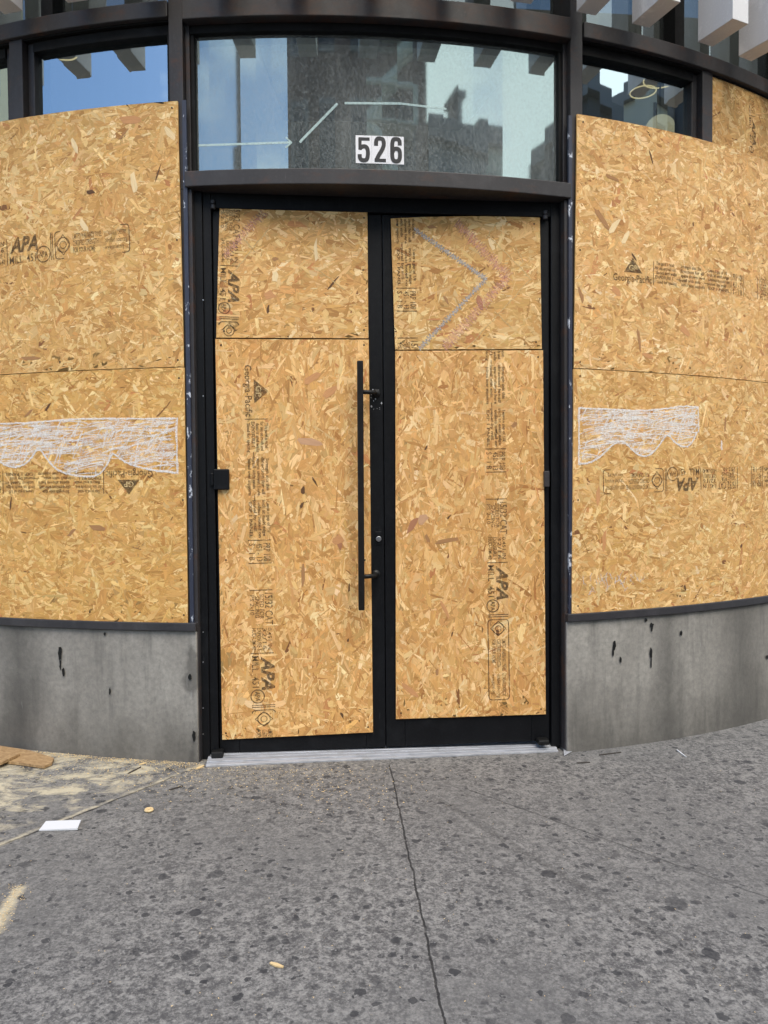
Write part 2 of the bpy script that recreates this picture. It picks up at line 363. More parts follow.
# ------------------------------------------------------------------ shopfront
B = empty('storefront', (0, .3, 0))
tag(B, 'bowed corner storefront with dark metal frame and grey concrete base', 'building')
ZB, ZS, ZT = .688, 1.912, 3.155        # board bottom, seam, top
AE = .1965                             # edge of the doorway bay
for sg in (-1, 1):
    pl = build('plinth_wall', MB().arc(sg*.189, sg*1.25, -.25, -.004, -.12, .648, 40), M['concrete'], B, .006)
    drips = [(60,653,2.2,9),(60.5,664,1,6),(63.5,672,1.7,5),(110,691,1,4),(190,677,2,3),(194,735,2,6),(105,634,1.2,2)] if sg < 0 else [(614,646,1.8,6),(613,652,1,5),(620.5,660,1.4,3.8),(651.5,625,2.4,2.6),(651.7,629,1,3),(651,652,1.5,6),(651,662,.7,6),(681,633,1.2,3),(767,657,1.5,2),(646,620,1.5,2)]
    for (px, py, wx, hy) in drips:
        pts = []; K = 14
        for i in range(K):
            w = 2*pi*i/K; rr = random.uniform(.65,1.15)
            a, z = on_arc(px+wx*cos(w)*rr, py+hy*sin(w)*rr, 0); pts.append(P(a, .0015, z))
        build('tar_drip', MB().poly(pts), M['black'], pl)
    build('sill_trim', MB().arc(sg*.1885, sg*1.25, -.25, .014, .650, .690, 40), M['sill'], B, .004)
    # pier either side of the doorway
    build('pilaster', MB().arc(sg*.188, sg*.209, -.22, -.016, .0, 2.742).arc(sg*.195, sg*.209, -.22, -.016, 2.742, 6.4).arc(sg*.1905, sg*.1949, -.2, -.05, 2.82, 3.54), M['frame'], B, .003)
    build('edge_tape', MB().arc(sg*.1915, sg*.1955, -.0155, -.004, .69, 3.15), M['strip'], B)
    # mullions of the side windows
    build('mullion', MB().arc(sg*.370, sg*.386, -.2, -.022, .69, 3.54).arc(sg*.362, sg*.3699, -.18, -.06, .69, 3.54).arc(sg*.3861, sg*.396, -.18, -.06, .69, 3.54), M['frame'], B, .003)
    for a in (.60,.84,1.08): build('mullion', MB().arc(sg*a, sg*(a+.02), -.2, -.022, .69, 3.54), M['frame'], B, .003)
    wd = build('side_window', MB().arc(sg*.2091, sg*.3615, -.14, -.05, 3.482, 3.53).arc(sg*.2091, sg*.2135, -.14, -.05, .70, 3.4819), M['dark'], B, .003)
    build('pane', MB().arc(sg*.2095, sg*.3625, -.10, -.09, .70, 3.50, 10), M['glass'], wd)
    wd = build('side_window', MB().arc(sg*.3961, sg*.5999, -.14, -.05, 3.482, 3.53), M['dark'], B, .003)
    build('pane', MB().arc(sg*.394, sg*.602, -.10, -.09, .70, 3.50, 12), M['glass'], wd)
    for a in (.62,.86): 
        wd = build('side_window', MB().arc(sg*a, sg*(a+.2199), -.14, -.05, 3.455, 3.53), M['dark'], B, .003)
        build('pane', MB().arc(sg*(a-.002), sg*(a+.222), -.10, -.09, .70, 3.46, 12), M['glass'], wd)
    build('upper_beam', MB().arc(sg*.2092, sg*1.25, -.2, -.004, 3.54, 3.617, 50), M['frame'], B, .004)
    build('weather_lip', MB().arc(sg*.2092, sg*1.25, -.14, -.03, 3.531, 3.5399, 50), M['dark'], B)
    uw = build('upper_window', MB().arc(sg*.2092, sg*1.25, -.22, -.12, 3.618, 3.66, 50), M['dark'], B)
    build('pane', MB().arc(sg*.2092, sg*1.25, -.19, -.18, 3.66, 6.38, 50), M['upglass'], uw)
    for a in (.345,.55,.75,.95): build('upper_mullion', MB().arc(sg*a, sg*(a+.014), -.2, -.1, 3.66, 6.38), M['dark'], B)
# over the doors
build('lintel_beam', MB().arc(-.1935, .1935, -.30, .006, 2.745, 2.818), M['frame'], B, .004)
build('upper_beam', MB().arc(-.1945, .1945, -.24, -.002, 3.521, 3.622), M['beam'], B, .004)
tw = build('transom_window', MB().arc(-.1904, .1904, -.15, -.055, 3.482, 3.5205).arc(-.1904, .1904, -.15, -.04, 2.8185, 2.836)
           .arc(-.1904,-.1865,-.15,-.06,2.8365,3.4815).arc(.1865,.1904,-.15,-.06,2.8365,3.4815), M['dark'], B, .003)
build('pane', MB().arc(-.189, .189, -.094, -.086, 2.83, 3.505, 24), M['transom'], tw)
uw = build('upper_window', MB().arc(-.1945,.1945,-.22,-.12,3.6225,3.66), M['dark'], B)
build('pane', MB().arc(-.1945,.1945,-.19,-.18,3.66,6.38,24), M['upglass'], uw)
build('roof', MB().arc(-1.25,1.25,-3.0,.0,6.40,6.6,60), M['dark'], B)
for a in (-.37,-.30,-.23,-.16,-.09,-.02,.05,.12,.189,.252,.337,.398,.47,.54,.61,.68,.75,-.44,-.51,-.58,-.65):
    build('fin', MB().arc(a, a+.021, .09, .305 if a > -.19 else .34, 3.59, 6.2, 1), M['fin'], B, .002)
    if abs(a) > .0: pass
build('fin_rail', MB().arc(-1.0,1.0,-.12,.088,5.0,5.05,60), M['frame'], B)

# hidden room behind the glass
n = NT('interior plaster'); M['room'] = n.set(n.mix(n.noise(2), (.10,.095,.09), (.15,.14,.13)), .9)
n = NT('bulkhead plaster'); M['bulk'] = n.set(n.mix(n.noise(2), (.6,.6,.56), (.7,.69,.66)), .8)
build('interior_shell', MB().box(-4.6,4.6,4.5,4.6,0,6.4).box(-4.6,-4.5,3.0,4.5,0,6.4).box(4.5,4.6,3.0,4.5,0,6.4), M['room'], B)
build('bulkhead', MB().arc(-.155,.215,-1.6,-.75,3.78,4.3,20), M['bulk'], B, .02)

# ------------------------------------------------------------------ doors
YF, YD = .135, .165            # frame face, door leaf face
def X(px, py, y): return on_plane(px, py, y).x
xl0, xl1 = X(196.5,480,YF), X(214.5,480,YF); xr0, xr1 = X(552,480,YF), X(569.5,480,YF)
fr = build('door_frame', MB().box(xl0-.02,xl0+.045,YF,.30,0,2.744).box(xl0+.0452,xl1,YF+.012,.30,0,2.744)
     .box(xr0,xr1-.045,YF+.012,.30,0,2.744).box(xr1-.0448,xr1+.03,YF,.30,0,2.744).box(xl1+.0002,xr0-.0002,YF+.012,.30,2.672,2.744), M['door'], B, .003)
for py in (300,396,632,662,708,734):
    c = on_plane(203.2, py, YF); build('screw', MB().tube([c+Vector((0,.002,0)), c-Vector((0,.0015,0))], .0035, 8), M['steel'], fr)
xm = X(384,480,YD)
def leaf(x0, x1):
    mb = MB(); z0, z1 = .028, 2.668
    mb.box(x0,x0+.095,YD,.21,z0,z1).box(x1-.095,x1,YD,.21,z0,z1).box(x0+.0952,x1-.0952,YD,.21,z0,z0+.19).box(x0+.0952,x1-.0952,YD,.21,z1-.09,z1)
    d = build('door', mb, M['door'], B, .003)
    build('pane', MB().box(x0+.095,x1-.095,.185,.192,z0+.19,z1-.09), M['glass'], d)
    return d
dl = leaf(xl1+.004, xm-.002); dr_ = leaf(xm+.002, xr0-.004)
# pull bar on two cranked arms
def hp(px, py, y): return on_plane(px, py, y)
h0, h1 = hp(360,361,.075), hp(361.5,610,.075); h1.x = h0.x + (h1.x-h0.x)
mb = MB(); dx = .0145
mb.hexa([(h1.x-dx,.06,h1.z),(h1.x+dx,.06,h1.z),(h1.x+dx,.089,h1.z),(h1.x-dx,.089,h1.z),(h0.x-dx,.06,h0.z),(h0.x+dx,.06,h0.z),(h0.x+dx,.089,h0.z),(h0.x-dx,.089,h0.z)])
build('handle', mb, M['handle'], dl, .003)
for py in (392,577):
    a = hp(361,py,.08); b = hp(376,py,YD); mb = MB().tube([a, Vector((b.x-.012,.105,a.z+.002)), Vector((b.x,YD+.004,a.z+.004))], .011, 10)
    mb.tube([Vector((b.x,YD-.006,a.z+.004)), Vector((b.x,YD+.002,a.z+.004))], .021, 16)
    build('handle_arm', mb, M['black'], dl, 0, True)
c = hp(378.5,538,YD)
lk = build('lock', MB().box(c.x-.016,c.x+.016,YD-.004,YD+.002,c.z-.034,c.z+.032), M['door'], dl, .002)
build('lock_cylinder', MB().tube([c+Vector((0,-.003,-.004)), c+Vector((0,-.013,-.004))], .0135, 20), M['steel'], lk, .002)
# white paint nicks by the upper arm
mb = MB()
for i in range(16):
    q = hp(random.uniform(371,382), random.uniform(388,410), YD); s_ = random.uniform(.001,.0045)
    mb.poly([q+Vector((s_*cos(t)*random.uniform(.4,1.3), -.0012, s_*1.6*sin(t)*random.uniform(.4,1.3))) for t in [k*pi/3 for k in range(6)]])
build('paint_nick', mb, M['alu'], dl)
# pivots and keeper boxes
for px, py, d in ((212.5,203.5,dl),(546.5,214,dr_)):
    q = hp(px,py,YF-.01); build('pivot', MB().tube([q+Vector((0,.02,.022)), q+Vector((0,.02,.004))], .013, 14).tube([q+Vector((0,.02,.001)), q+Vector((0,.02,-.020))], .013, 14), M['sill'], d, .002)
for px, py, d in ((217.5,758,dl),(543,746,dr_)):
    q = hp(px,py,YF-.01); build('pivot', MB().box(q.x-.028,q.x+.028,YF-.03,YD-.002,.024,q.z+.035), M['black'], d, .006)
q = hp(221.5,479.5,YD); build('latch_box', MB().box(q.x-.034,q.x+.04,YD-.034,YD,q.z-.05,q.z+.05).box(q.x-.05,q.x-.0342,YD-.03,YD,q.z-.032,q.z+.032), M['door'], dl, .005)
q = hp(545.5,479,YD); build('latch_box', MB().box(q.x-.015,q.x+.012,YD-.03,YD,q.z-.04,q.z+.04), M['frame'], dr_, .003)
# threshold plate with raised ribs
mb = MB(); xt0, xt1 = -.868, .872
def thr(y0,y1,zt):
    mb.hexa([(xt0,y0,-.03),(xt1,y0,-.03),(xt1,y1,-.03),(xt0,y1,-.03),(xt0,y0,zt+gz(xt0)*.75),(xt1,y0,zt+gz(xt1)*.75),(xt1,y1,zt+gz(xt1)*.75),(xt0,y1,zt+gz(xt0)*.75)])
yy0, yy1 = on_ground(206,767).y, on_ground(560,752).y
def thr2(f0, f1, zt):
    p = []
    for z in (0, 1):
        for (x, yb) in ((xt0,yy0),(xt1,yy1)): pass
        for (x, yb, f) in ((xt0,yy0,f0),(xt1,yy1,f0),(xt1,yy1,f1),(xt0,yy0,f1)):
            p.append((x, yb+(.24-yb)*f, (zt+gz(x)) if z else -.04))
    mb.hexa(p)
thr2(0,.16,.009); thr2(.1605,.33,.016); thr2(.3305,.38,.012); thr2(.3805,.5,.017); thr2(.5005,.55,.013); thr2(.5505,.95,.018)
build('threshold', mb, M['alu'], B, .002)
build('threshold_cap', MB().poly([on_ground(563,745)+Vector((0,0,.02)), on_ground(568.5,748)+Vector((0,0,.02)), on_ground(573,752)+Vector((0,0,.006)), on_ground(564,757)+Vector((0,0,.005))]), M['alu'], B)

# ------------------------------------------------------------------ strand boards
PAL = np.array([(.66,.43,.19),(.74,.53,.27),(.58,.36,.15),(.49,.285,.11),(.82,.63,.36),(.62,.39,.16),(.40,.21,.08),(.52,.26,.12),(.22,.11,.05),(.87,.72,.47)])
PAL = PAL*np.array([1.05,.965,.81])
PW = np.array([.25,.215,.175,.085,.11,.13,.012,.008,.0015,.018]); PW /= PW.sum()
def board(name, surf, quad, label, cols=24, top_bow=None, dens=1.0, thick=.0115, f=None, marks=(), hue=(1,1,1)):
    """surf(u,v,h)->xyz; quad = corner (u,v) BL,BR,TR,TL"""
    BL,BR,TR,TL = [np.array(q,float) for q in quad]
    w = (np.linalg.norm(BR-BL)+np.linalg.norm(TR-TL))/2; h = (np.linalg.norm(TL-BL)+np.linalg.norm(TR-BR))/2
    def uv(s, t):                                   # s,t in metres on the sheet
        a = (s/w)[...,None]; b = (t/h)[...,None]
        p = BL*(1-a)*(1-b)+BR*a*(1-b)+TR*a*b+TL*(1-a)*b
        if top_bow is not None: p[...,1] += top_bow*4*(s/w)*(1-s/w)*(t/h)
        return p
    verts = []; faces = []; sizes = []
    # the sheet itself, closed
    nx = cols; ny = 8
    gs, gt = np.meshgrid(np.linspace(0,w,nx+1), np.linspace(0,h,ny+1)); g = uv(gs, gt)
    fr_ = surf(g[...,0], g[...,1], 0*gs).reshape(-1,3); bk = surf(g[...,0], g[...,1], 0*gs-thick).reshape(-1,3)
    V = [fr_, bk]; N0 = len(fr_); idx = lambda i,j: j*(nx+1)+i
    F4 = []
    for j in range(ny):
        for i in range(nx):
            F4.append((idx(i,j),idx(i+1,j),idx(i+1,j+1),idx(i,j+1))); F4.append((N0+idx(i,j+1),N0+idx(i+1,j+1),N0+idx(i+1,j),N0+idx(i,j)))
    for i in range(nx): F4 += [(N0+idx(i,0),N0+idx(i+1,0),idx(i+1,0),idx(i,0)), (idx(i,ny),idx(i+1,ny),N0+idx(i+1,ny),N0+idx(i,ny))]
    for j in range(ny): F4 += [(N0+idx(0,j+1),N0+idx(0,j),idx(0,j),idx(0,j+1)), (idx(nx,j+1),idx(nx,j),N0+idx(nx,j),N0+idx(nx,j+1))]
    base_tone = np.tile(np.array([.56,.34,.125,1.]), (len(F4),1))
    # strands: every strand a thin polygon of its own tone, pressed into the face
    A = w*h; n1 = int(A*2500*dens); n2 = int(A*850*dens); n3 = int(A*420*dens); n = n1+n2+n3
    cx = rng.uniform(-.03,w+.03,n); cy = rng.uniform(-.03,h+.03,n); th = rng.uniform(0,pi,n)
    long_ax = rng.random(n) < .5; th = np.where(long_ax, rng.normal(.0,.45,n) if w > h else rng.normal(pi/2,.45,n), th)
    L = np.concatenate([np.clip(rng.lognormal(np.log(.078),.42,n1),.026,.19), np.clip(rng.lognormal(np.log(.028),.5,n2),.008,.08), np.clip(rng.lognormal(np.log(.095),.3,n3),.05,.17)])
    Wd = np.concatenate([np.clip(rng.lognormal(np.log(.0148),.48,n1),.0045,.040), np.clip(rng.lognormal(np.log(.0036),.45,n2),.0013,.009), np.clip(rng.lognormal(np.log(.018),.4,n3),.008,.04)])
    ci = rng.choice(len(PAL), n, p=PW); tone = (PAL*np.array(hue))[ci]*rng.normal(1,.075,(n,1)).clip(.7,1.3)*rng.normal(1,.02,(n,3))
    sm = np.arange(n) >= n1; sl = sm & (np.arange(n) < n1+n2)
    dk = sl & (rng.random(n) < .03); tone[dk] = np.array([.27,.14,.05])*rng.uniform(.5,1.5,(dk.sum(),1))
    zl = np.concatenate([rng.uniform(.00008,.00062,n1), rng.uniform(.0003,.00068,n2), rng.uniform(.00006,.0005,n3)])
    # blunt, ragged ends
    base = np.array([(-.5,-.30),(-.36,-.5),(.34,-.5),(.5,-.22),(.47,.34),(.33,.5),(-.38,.5),(-.5,.22)])
    K = len(base); px = base[:,0][None]+rng.normal(0,.055,(n,K)); py = base[:,1][None]*(1+rng.normal(0,.13,(n,K)))
    bend = rng.normal(0,.10,n)[:,None]*(px**2)*4
    lx = px*L[:,None]; ly = (py)*Wd[:,None] + bend*L[:,None]*.12
    c, s_ = np.cos(th)[:,None], np.sin(th)[:,None]
    sx = np.clip(cx[:,None]+lx*c-ly*s_, 0, w); sy = np.clip(cy[:,None]+lx*s_+ly*c, 0, h)
    keep = ((sx.max(1)-sx.min(1)) > .0012) & ((sy.max(1)-sy.min(1)) > .0012)
    tl = rng.normal(0,.00034,(n,2))*np.clip(Wd/.012,.3,1)[:,None]; hz = np.clip(zl[:,None]+tl[:,:1]*px*2+tl[:,1:]*py*2, .00003, .0013)
    q = uv(sx, sy); FP = surf(q[...,0], q[...,1], hz)[keep]; nk = len(FP)
    off = rng.uniform(0,40,(n,2))
    gr = np.stack([lx+off[:,:1], ly+off[:,1:], np.zeros_like(lx)], -1)[keep].reshape(-1,3)
    # the few strands one notices: dark, red or very pale ones
    tone = np.concatenate([tone[keep].clip(0,1), np.ones((nk,1))], 1)
    rag = np.array([(-.5,-.1),(-.28,-.5),(.2,-.40),(.5,-.24),(.42,.2),(.08,.5),(-.34,.36),(-.45,.18)])
    for mi, (mx_, my_, ang, ln, wd_, c_) in enumerate(marks):
        u_, v_ = f(mx_, my_); sc = 1/208; a_ = math.radians(ang); bx = rag+rng.normal(0,.07,rag.shape)
        ex, ey = bx[:,0]*ln*sc, bx[:,1]*wd_*sc
        FP = np.concatenate([FP, surf(u_+ex*cos(a_)-ey*sin(a_), v_+ex*sin(a_)+ey*cos(a_), np.full(K,.00131+.000014*mi))[None]])
        tone = np.concatenate([tone, [[*c_,1.]]]); gr = np.concatenate([gr, np.stack([ex+ang, ey+mx_, 0*ex],-1)])
    nk = len(FP)
    V.append(FP.reshape(-1,3)); allv = np.concatenate(V).astype(np.float32); v0 = 2*N0
    loops = np.concatenate([np.array(F4).reshape(-1), np.arange(v0, v0+nk*K)]).astype(np.int32)
    starts = np.concatenate([np.arange(len(F4))*4, len(F4)*4+np.arange(nk)*K]).astype(np.int32)
    tots = np.concatenate([np.full(len(F4),4), np.full(nk,K)]).astype(np.int32)
    me = bpy.data.meshes.new(name); me.vertices.add(len(allv)); me.vertices.foreach_set('co', allv.reshape(-1))
    me.loops.add(len(loops)); me.loops.foreach_set('vertex_index', loops)
    me.polygons.add(len(starts)); me.polygons.foreach_set('loop_start', starts); me.polygons.foreach_set('loop_total', tots)
    me.update(calc_edges=True)
    at = me.attributes.new('tone','FLOAT_COLOR','FACE'); at.data.foreach_set('color', np.concatenate([base_tone,tone]).astype(np.float32).reshape(-1))
    ag = me.attributes.new('grain','FLOAT_VECTOR','CORNER')
    gb = allv[np.array(F4).reshape(-1)]
    ag.data.foreach_set('vector', np.concatenate([gb, gr]).astype(np.float32).reshape(-1))
    me.validate(); me.materials.append(M['osb'])
    o = bpy.data.objects.new(name, me); finish(o)
    tag(o, label, 'wooden board'); o['group'] = 'strand boards nailed over the windows and doors'
    return o
def s_arc(dr):
    def f(u, v, h):
        a = u/R; return np.stack([(R+dr+h)*np.sin(a), R-(R+dr+h)*np.cos(a), v], -1)
    return f
def s_door(u, v, h): return np.stack([u, YD-.0125-h, v], -1)
def s_at(surf, u, v, h): return Vector([float(t) for t in surf(np.array(u),np.array(v),np.array(h))])
SA = s_arc(0); SP = s_arc(-.03)
def pa(px, py, dr=0): a, z = on_arc(px, py, dr); return (a*R, z)
def pd(px, py): q = on_plane(px, py, YD-.0125); return (q.x, q.z)
ge = .0018
# left side
l_tr = pa(177.5,101); l_br = pa(188,624); l_s = pa(184,367)
uE = -.66*R
b_lu = board('strand_board', SA, [(uE,l_s[1]+ge),(l_s[0],l_s[1]+ge),(l_tr[0],l_tr[1]),(uE,l_tr[1])], 'upper strand board left of the doors with a boxed printed stamp', 36, f=pa, marks=[(134,183,100,20,7,(.86,.66,.38)),(158,173,70,18,1.5,(.13,.065,.03)),(91,192,0,9,4,(.13,.065,.03)),(131,120,-5,24,9,(.60,.30,.13)),(30,358,-6,22,4,(.40,.21,.09)),(124,134,45,14,2,(.40,.21,.09)),(75,146,115,16,5,(.86,.66,.38)),(170,133,130,18,6,(.86,.66,.38)),(84,225,120,16,6,(.86,.66,.38))], hue=(1.0,.98,.95))
b_ll = board('strand_board', SA, [(uE,l_br[1]),(l_br[0],l_br[1]),(l_s[0],l_s[1]-ge),(uE,l_s[1]-ge)], 'lower strand board left of the doors with wide white chalk scallops', 36, f=pa, marks=[(97,528,-8,20,6,(.40,.21,.09)),(48,407,50,11,2.5,(.13,.065,.03)),(29,413,40,12,3,(.40,.21,.09)),(147,427,15,6,2,(.13,.065,.03)),(11,503,80,14,2,(.13,.065,.03)),(72,532,40,12,4,(.40,.21,.09))], hue=(1.0,.96,.84))
r_tl = pa(577.3,114); r_bl = pa(571.7,614); r_s = pa(573.8,368.5); uR = .70*R
b_ru = board('strand_board', SA, [(r_s[0],r_s[1]+ge),(uR,r_s[1]+ge),(uR,r_tl[1]),(r_tl[0],r_tl[1])], 'upper strand board right of the doors with a triangle stamp', 36, f=pa, marks=[(601,218,-50,28,7,(.40,.21,.09)),(614,226,50,20,6,(.86,.66,.38)),(625,238,55,18,6,(.86,.66,.38)),(581,295,-70,18,4,(.40,.21,.09)),(616,291,-35,15,7,(.60,.30,.13)),(639,340,-82,26,3.5,(.40,.21,.09)),(648,356,-15,16,5,(.60,.30,.13)),(685,331,-35,18,8,(.60,.30,.13)),(612,178,-15,18,4,(.40,.21,.09)),(651,157,-70,14,2,(.13,.065,.03)),(693,224,90,5,2,(.13,.065,.03)),(634,257,-50,8,2.5,(.13,.065,.03))], hue=(1.05,1.04,1.10))
b_rl = board('strand_board', SA, [(r_bl[0],r_bl[1]),(uR,r_bl[1]),(uR,r_s[1]-ge),(r_s[0],r_s[1]-ge)], 'lower strand board right of the doors with small white chalk scallops', 36, f=pa, marks=[(598,495,85,20,5,(.60,.30,.13)),(741,546,60,5,3,(.13,.065,.03)),(685,588,-70,7,3,(.13,.065,.03)),(725,425,85,18,3,(.40,.21,.09)),(660,590,5,12,3,(.40,.21,.09)),(604,540,85,25,5,(.60,.30,.13))], hue=(.99,.98,.98))
b_sm = board('strand_board', SP, [(.3835*R,3.08),(.60*R,3.08),(.60*R,3.527),(.3835*R,3.527)], 'small strand board at top right under the curved beam', 10, hue=(.92,.9,.88))
dLU = [pd(216.2,337.6),pd(368.4,338.2),pd(367.4,212.2),pd(219.6,208)]
dLL = [pd(222.3,739.6),pd(373,732.2),pd(368.7,339.6),pd(215.3,338.9)]
dRU = [pd(395.2,349.6),pd(541.8,348.9),pd(539.8,217.6),pd(390.8,218.6)]
dRL = [pd(396,719),pd(545.8,714.2),pd(543,350.2),pd(395.4,350.8)]
b_dlu = board('strand_board', s_door, dLU, 'short strand board on top of the left door, pink chalk streak', 6, f=pd, marks=[(268,309,80,9,3,(.13,.065,.03)),(333,283,50,18,2,(.13,.065,.03)),(275,259,20,6,4,(.40,.21,.09)),(316,251,90,22,4,(.86,.66,.38)),(270,295,0,14,9,(.60,.30,.13)),(275,277,80,10,8,(.86,.66,.38))], hue=(1.03,1.0,1.0))
b_dll = board('strand_board', s_door, dLL, 'tall strand board on the left door behind the pull bar', 6, f=pd, marks=[(311,442,-10,26,7,(.58,.34,.20)),(312,378,35,20,8,(.60,.30,.13)),(339,541,100,17,6,(.42,.19,.10)),(303,490,85,9,4,(.13,.065,.03)),(315,482,-60,12,2,(.13,.065,.03)),(303,575,88,25,3.5,(.40,.21,.09)),(302,505,60,8,3,(.13,.065,.03)),(330,392,35,16,7,(.60,.30,.13)),(349,588,85,9,2,(.13,.065,.03)),(348,640,80,4,2,(.13,.065,.03)),(342,715,-70,6,3,(.13,.065,.03)),(338,540,10,14,8,(.60,.30,.13))], hue=(1.03,.965,.93))
b_dru = board('strand_board', s_door, dRU, 'short strand board on top of the right door, chalk chevrons', 8, .009, f=pd, marks=[(480,303,-75,18,6,(.42,.19,.10)),(498,285,-35,14,3,(.40,.21,.09)),(446,300,-60,10,3,(.40,.21,.09)),(432,227,0,9,4,(.40,.21,.09)),(470,240,60,14,3,(.60,.30,.13))], hue=(.96,.95,.95))
b_drl = board('strand_board', s_door, dRL, 'tall strand board on the right door below the chalk chevrons', 6, f=pd, marks=[(412,525,60,20,7,(.42,.19,.10)),(423,519,40,12,10,(.58,.34,.20)),(447,541,10,28,5,(.40,.21,.09)),(427,538,110,10,4,(.40,.21,.09)),(514,425,25,8,4,(.40,.21,.09)),(449,517,45,6,2,(.13,.065,.03)),(452,634,80,5,2,(.13,.065,.03)),(445,610,-65,20,4,(.60,.30,.13)),(410,690,-40,24,6,(.60,.30,.13)),(437,672,85,8,3,(.40,.21,.09)),(426,448,60,5,2,(.13,.065,.03))], hue=(1.0,.93,.9))

# screws
for bd, surf, pts in ((b_dlu,s_door,[pd(364,218),pd(364,330),pd(224,331),pd(363,270)]),(b_dll,s_door,[pd(364,345),pd(221,345),pd(226,733),pd(368,727),pd(226,560),pd(365,560)]),
                      (b_dru,s_door,[pd(397,225),pd(534,224),pd(536,342),pd(401,343)]),(b_drl,s_door,[pd(400,357),pd(538,357),pd(541,709),pd(401,713),pd(540,540)]),
                      (b_lu,SA,[pa(172,108),pa(177,240),pa(178,360),pa(60,362)]),(b_ll,SA,[pa(179,378),pa(183,500),pa(184,615),pa(90,612)]),
                      (b_ru,SA,[pa(583,122),pa(580,250),pa(580,362),pa(690,368)]),(b_rl,SA,[pa(580,376),pa(578,500),pa(578,606),pa(680,596)])):
    for (u, v) in pts:
        q = s_at(surf,u,v,.0018); nrm = (q-s_at(surf,u,v,0)).normalized()
        build('screw', MB().tube([q-nrm*.002, q], .0042, 9), M['black'], bd)

# ------------------------------------------------------------------ printed stamps
_cache = {}
def glyphs(txt, bold=0, shear=0):
    k = (txt, bold, shear)
    if k not in _cache:
        cu = bpy.data.curves.new('t','FONT'); cu.body = txt; cu.size = 1; cu.offset = bold; cu.shear = shear; cu.resolution_u = 2; cu.fill_mode = 'FRONT'
        o = bpy.data.objects.new('t', cu); COL.objects.link(o); bpy.context.view_layer.update()
        me = bpy.data.meshes.new_from_object(o.evaluated_get(bpy.context.evaluated_depsgraph_get()))
        v = [(p.co.x,p.co.y) for p in me.vertices]; f = [tuple(p.vertices) for p in me.polygons]
        bpy.data.objects.remove(o); bpy.data.curves.remove(cu); bpy.data.meshes.remove(me)
        x0 = min(p[0] for p in v); x1 = max(p[0] for p in v)
        _cache[k] = ([((p[0]-x0)/(x1-x0), p[1]/.70) for p in v], f)
    return _cache[k]
class Print:
    """marks drawn in stamp units along a line p0->p1 on a board"""
    def __init__(s, surf, p0, p1, T0, T1, clip=None, h=.0016):
        s.surf = surf; s.p0 = np.array(p0); d = np.array(p1)-s.p0; s.k = np.linalg.norm(d)/(T1-T0); s.t = d/np.linalg.norm(d)
        s.n = np.array([-s.t[1], s.t[0]]); s.T0 = T0; s.V = []; s.Fc = []; s.clip = clip; s.h = h
    def pt(s, T, N): return s.p0 + s.t*(T-s.T0)*s.k + s.n*N*s.k
    def add(s, v, f):
        n0 = len(s.V); s.V += [s.pt(*q) for q in v]; s.Fc += [tuple(n0+i for i in g) for g in f]
    def text(s, t, T, N, length, height, bold=0, shear=0):
        v, f = glyphs(t, bold, shear); s.add([(T+x*length, N+y*height) for x, y in v], f)
    def line(s, a, b, w=.9):
        a = np.array(a,float); b = np.array(b,float); d = (b-a)/np.linalg.norm(b-a); m = np.array([-d[1],d[0]])*w/2
        s.add([a-m,b-m,b+m,a+m], [(0,1,2,3)])
    def loop(s, pts, w=.9):
        for i in range(len(pts)): s.line(pts[i], pts[(i+1)%len(pts)], w)
    def rrect(s, a0, a1, n0, n1, r=3, w=.9):
        pts = []
        for cx, cy, st in ((a1-r,n0+r,-90),(a1-r,n1-r,0),(a0+r,n1-r,90),(a0+r,n0+r,180)):
            for k in range(4):
                w_ = math.radians(st+30*k); pts.append((cx+r*cos(w_), cy+r*sin(w_)))
        s.loop(pts, w)
    def circ(s, c, r, w=.8, k=18): s.loop([(c[0]+r*cos(2*pi*i/k), c[1]+r*sin(2*pi*i/k)) for i in range(k)], w)
    def emit(s, bd, mat=None, name='printed_stamp'):
        ok = lambda p: s.clip is None or s.clip(p)
        mb = MB(); mb.v = [tuple(s_at(s.surf, p[0], p[1], s.h)) for p in s.V]
        mb.f = [f for f in s.Fc if all(ok(s.V[i]) for i in f)]
        used = sorted({i for f in mb.f for i in f}); mp = {j:i for i,j in enumerate(used)}
        mb.v = [mb.v[i] for i in used]; mb.f = [tuple(mp[i] for i in f) for f in mb.f]
        if mb.f: return build(name, mb, mat or M['ink'], bd)
SMALL = [['This panel is rated','for use on roofs and','floors and walls','EXPOSURE 1','Sized for spacing'],
         ['Strength axis this','direction for all','spans shown here','Install with ends','joined over supports'],
         ['Leave a gap of 1/8','inch at each edge','unless noted on','panel by mill','EXP 1 PANEL']]
